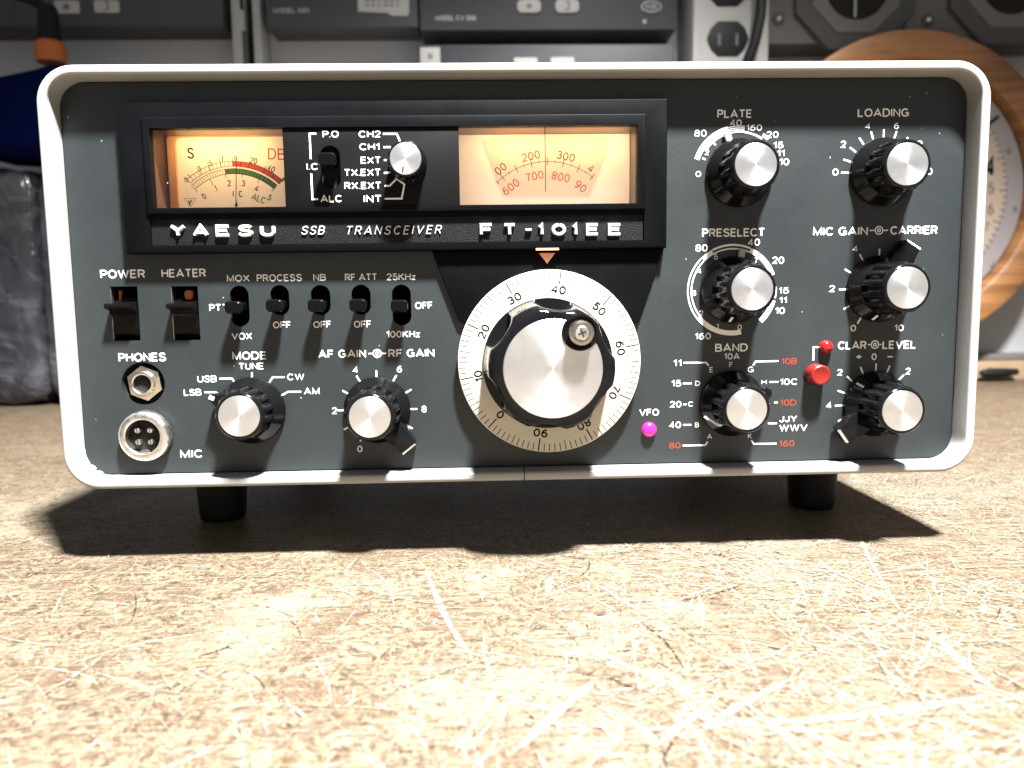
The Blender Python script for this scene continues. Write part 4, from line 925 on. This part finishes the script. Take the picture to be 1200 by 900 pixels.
mb = MB(); xa, xb, za, zb = quadbox(291.5, 299.5, -60, 200, YMOD + 12); mb.box(xa, xb, YMOD + 14, WALL_Y, za, zb, 'hole', 1); wbuild(mb, 'gap_strip', None, label='black cable channel between the two white uprights', category='cable channel')  # black box filling the gap between the uprights
# power strip
def power_strip():
    y = 526; r = empty('power_strip', (0, 0, 0), label='white power strip with black outlets mounted upright beside the grey boxes', category='power strip')
    xa, xb, za, zb = quadbox(812, 902, -90, 140, y); mb = MB(); mb.prism(rrect(xa, xb, za, zb, 5, 5), y, WALL_Y, 'strip', 3); wbuild(mb, 'housing', r)
    for pc in (-13, 45.5):
        xa, xb, za, zb = quadbox(828.5, 877, pc - 20.5, pc + 20.5, y); c = 11
        mb = MB(); o = [(xa + c, za), (xb - c, za), (xb - c * .35, za + c * .6), (xb, za + 1.4 * c), (xb, zb - 1.4 * c), (xb - c * .35, zb - c * .6), (xb - c, zb), (xa + c, zb), (xa + c * .35, zb - c * .6), (xa, zb - 1.4 * c), (xa, za + 1.4 * c), (xa + c * .35, za + c * .6)]
        mb.prism(o, y - 1.5, y + 1, 'rubber', 1); ob = wbuild(mb, 'outlet', r)
        s = MB(); mx_ = (xa + xb) / 2; mz = (za + zb) / 2
        for q in (-9, 9): s.box(mx_ + q - 1.4, mx_ + q + 1.4, y - 1.7, y - 1.4, mz - 7, mz + 5, 'gauge2')
        wbuild(s, 'slot', ob, 0)
    P = [at3(px, py, yy) for px, py, yy in ((893, -60, 506), (893, -10, 506), (891, 20, 504), (885, 48, 506), (876, 72, 512), (866, 100, 520))]
    mb = MB(); mb.tube(P, 5.2, 'rubber', 14); mb.build('power_cable', None, label='thick black cable hanging down the right side of the white power strip', category='cable')
power_strip()
# gauge panels
def gauge(px0, px1, cxp, cyp, screws, label, needle=None):
    y = 548; r = empty('gauge_panel', (0, 0, 0), label=label, category='gauge panel', group='grey gauge panels on the wall')
    xa, xb, za, zb = quadbox(px0, px1, -90, 51, y); mb = MB(); mb.box(xa, xb, y, WALL_Y, za, zb, 'gauge', .8); wbuild(mb, 'plate', r)
    cx, cz = at(cxp, cyp, y); u = mmpx(y)
    og = lambda k: [(cx + k * u * cos(radians(a)) / cos(radians(22.5)), cz + k * u * sin(radians(a)) / cos(radians(22.5))) for a in range(22, 382, 45)]
    mb = MB(); mb.prism(og(68), y - 7, y + 1, 'gauge2', 3); mb.prism(og(50), y - 9, y - 2, 'gauge3', 2); b = wbuild(mb, 'bezel', r)
    mb = MB(); mb.prism(circle(cx, cz, 36 * u, 40), y - 9.6, y - 4, 'hole', .4)
    if needle: mb.ribbon([at(needle, -20, y - 10), at(needle - 1, 20, y - 10)], 2.0, y - 10, 'label')
    wbuild(mb, 'opening', b)
    for sx, sy in screws:
        c = at(sx, sy, y); t = MB(); t.lathe([(6.5, -.1), (6.5, -1.2), (5.4, -2)], 'gauge2', n=24); t.lathe([(2.6, -1.8), (2.6, -3.4), (1.6, -4.2)], 'nickel', n=16); t.v = [(a + c[0], b_ + y, d + c[1]) for a, b_, d in t.v]; wbuild(t, 'screw', r)
gauge(894, 1061, 1000, -12, ((912, 22), (1035.5, 24)), 'grey gauge panel with a pale needle, beside the white power strip', 1003)
gauge(1063, 1260, 1180, -18, ((1087, 24),), 'grey gauge panel with an empty black opening, above the round wooden dial')
# round wooden dial
def wood_dial():
    y = 520; r = empty('wooden_dial', (0, 0, 0), label='round wooden dial with a cream numbered face hanging on the wall behind the radio', category='wall dial')
    c = at(1067, 222, y); u = mmpx(y)
    mb = MB(); mb.lathe([(90 * u, 72), (90 * u, 22), (181 * u, 20), (181 * u, 4), (179.4 * u, 1), (177 * u, 0), (153 * u, 0), (149 * u, 2), (145 * u, 12), (145 * u, 14)], 'oak', n=128, cap=False); mb.v = [(a + c[0], b + y, d + c[1]) for a, b, d in mb.v]; wbuild(mb, 'wood_frame', r)
    mb = MB(); f = at(1060, 224, y + 10); R = 143 * u
    mb.prism(circle(*f, R * 1.004, 96), y + 11, y + 16, 'facering'); mb.prism(circle(*f, R * .855, 96), y + 10.6, y + 12, 'face'); fo = wbuild(mb, 'dial_face', r)
    mb = MB(); yy = y + 10.5
    for i in range(100):
        a = radians(i * 3.6); l = .80 if i % 5 == 0 else .83; mb.ribbon([(f[0] + R * l * cos(a), f[1] + R * l * sin(a)), (f[0] + R * .875 * cos(a), f[1] + R * .875 * sin(a))], 1.6, yy - .1, 'tickgrey')
    for a0 in (38,):
        a = radians(a0); mb.ribbon([(f[0] + R * .84 * cos(a), f[1] + R * .84 * sin(a)), (f[0] + R * .97 * cos(a), f[1] + R * .97 * sin(a))], 3.2, yy - .2, 'inkk')
    for st, px, py, h, key, wt in (('4', 1160, 195, 24, 'inkk', .2), ('5', 1161.5, 220.5, 14, 'tickgrey', .2), ('6', 1161, 245, 14, 'tickgrey', .2), ('7', 1156.5, 266, 11, 'tickgrey', .2)):
        q = at(px, py, yy); ctext(mb, st, q[0], q[1], h * u, yy, key, wt, 0, .85)
    for st, px, py, rot in (('10', 1181.5, 177, 25), ('15', 1189.5, 245, -5), ('20', 1165, 311, -35)):
        q = at(px, py, yy); ctext(mb, st, q[0], q[1], 7 * u, yy, 'tickgrey', .2, radians(rot), .8)
    wbuild(mb, 'dial_numerals', fo, 0)
wood_dial()
# ledge along the back of the bench
mb = MB(); mb.box(330, 1500, 566, WALL_Y, -FOOT, -FOOT + 22, 'ledge', 2); mb.box(330, 1500, 574, WALL_Y, -FOOT + 22, -FOOT + 30, 'gauge3', 1.5); wbuild(mb, 'back_ledge', None, label='low wooden ledge running along the wall at the back of the bench', category='ledge')
P = [at3(px, py, 556) for px, py in ((1149, 437.5), (1160, 437), (1175, 436.5), (1192, 435.5))]; mb = MB(); mb.tube(P, [3, 5.5, 5, 3.5], 'rubber', 12); mb.v = [(a, b, max(c, 1.5)) for a, b, c in mb.v]; mb.build('tool_handle', None, label='small black tool handle lying in front of the ledge below the wooden dial', category='tool')

# soft things at the left
def soft(name, c, half, key, e=0.35, amp=0.05, seed=0, top=None, **props):
    mb = MB(); nu, nv = 56, 36; rings = []
    sp = lambda v, k: math.copysign(abs(v) ** k, v)
    for i in range(1, nv):
        ph = -pi / 2 + pi * i / nv; ring = []
        for j in range(nu):
            th = 2 * pi * j / nu; x = sp(cos(ph), e) * sp(cos(th), e); y = sp(cos(ph), e) * sp(sin(th), e); z = sp(sin(ph), e)
            d = 1 + amp * mnoise.noise(Vector((x * 1.7 + seed, y * 1.7, z * 1.3))) + amp * .45 * mnoise.noise(Vector((x * 5 + seed, y * 5, z * 2.2)))
            X, Y, ZZ = c[0] + half[0] * x * d, c[1] + half[1] * y * d, c[2] + half[2] * z * d
            if top and z > 0: ZZ += top(X, z)
            ring.append((X, Y, max(ZZ, 0.6)))
        rings.append(ring)
    mb.loft(rings, key, True, True, True); return mb.build(name, None, smooth=60, **props)
a = at3(-18, 330, 455); b = at3(62, 330, 455)
zt = at3(40, 186, 455).z
soft('wrapped_pack', (a.x, 520, zt / 2), (38, 44, zt / 2 - 2), 'wrap', .3, .045, 3, label='dark grey pack in crinkled clear plastic, at the far left edge of the bench', category='wrapped pack', group='plastic wrapped packs')
soft('wrapped_pack', (b.x + 13, 526, zt / 2 - 3), (44, 46, zt / 2 - 3), 'wrap', .3, .04, 9, label='dark grey pack in crinkled clear plastic, right behind the left side of the radio', category='wrapped pack', group='plastic wrapped packs')
p0 = at3(0, 100, 470); p1 = at3(95, 78, 470); zb_ = at3(40, 184, 470).z; zt2 = at3(66, 69, 470).z
cxn = (at3(-50, 120, 470).x + at3(90, 120, 470).x) / 2; hx = (at3(90, 120, 470).x - at3(-50, 120, 470).x) / 2
soft('navy_pouch', (cxn, 505, (zb_ + zt2) / 2), (hx, 38, (zt2 - zb_) / 2), 'navy', .42, .03, 5, top=lambda X, z: min(0.0, (X - (cxn + hx * .55)) * .26) * z, label='navy blue cloth pouch lying on the plastic wrapped packs', category='pouch')
def plug():
    r = empty('cable_plug', (0, 0, 0), label='black cable plug with an orange collar standing on the navy pouch', category='plug')
    y = 497; c = at3(60, 69, y); k = mmpx(y)
    def col(pr, key, name, n=28):
        mb = MB(); mb.lathe(pr, key, n=n); mb.v = [(a_ + c.x, y + d_, c.z - b_) for a_, b_, d_ in mb.v]; mb.build(name, r)
    col([(15.0 * k, 4), (15.8 * k, 0), (16.2 * k, -8 * k), (15.6 * k, -15 * k), (13 * k, -18 * k)], 'orange', 'collar', 12)
    col([(12 * k, -17 * k), (11.5 * k, -30 * k), (10 * k, -52 * k), (8.5 * k, -56 * k)], 'rubber', 'strain_relief')
    P = [Vector((c.x, y, c.z + 50 * k))] + [at3(px, py, y) for px, py in ((55, 12), (45, 4), (28, -3), (0, -9), (-40, -14), (-90, -10))]
    mb = MB(); mb.tube(P, [8 * k] + [5.2 * k] * 6, 'rubber', 14); mb.build('cable', r)
plug()
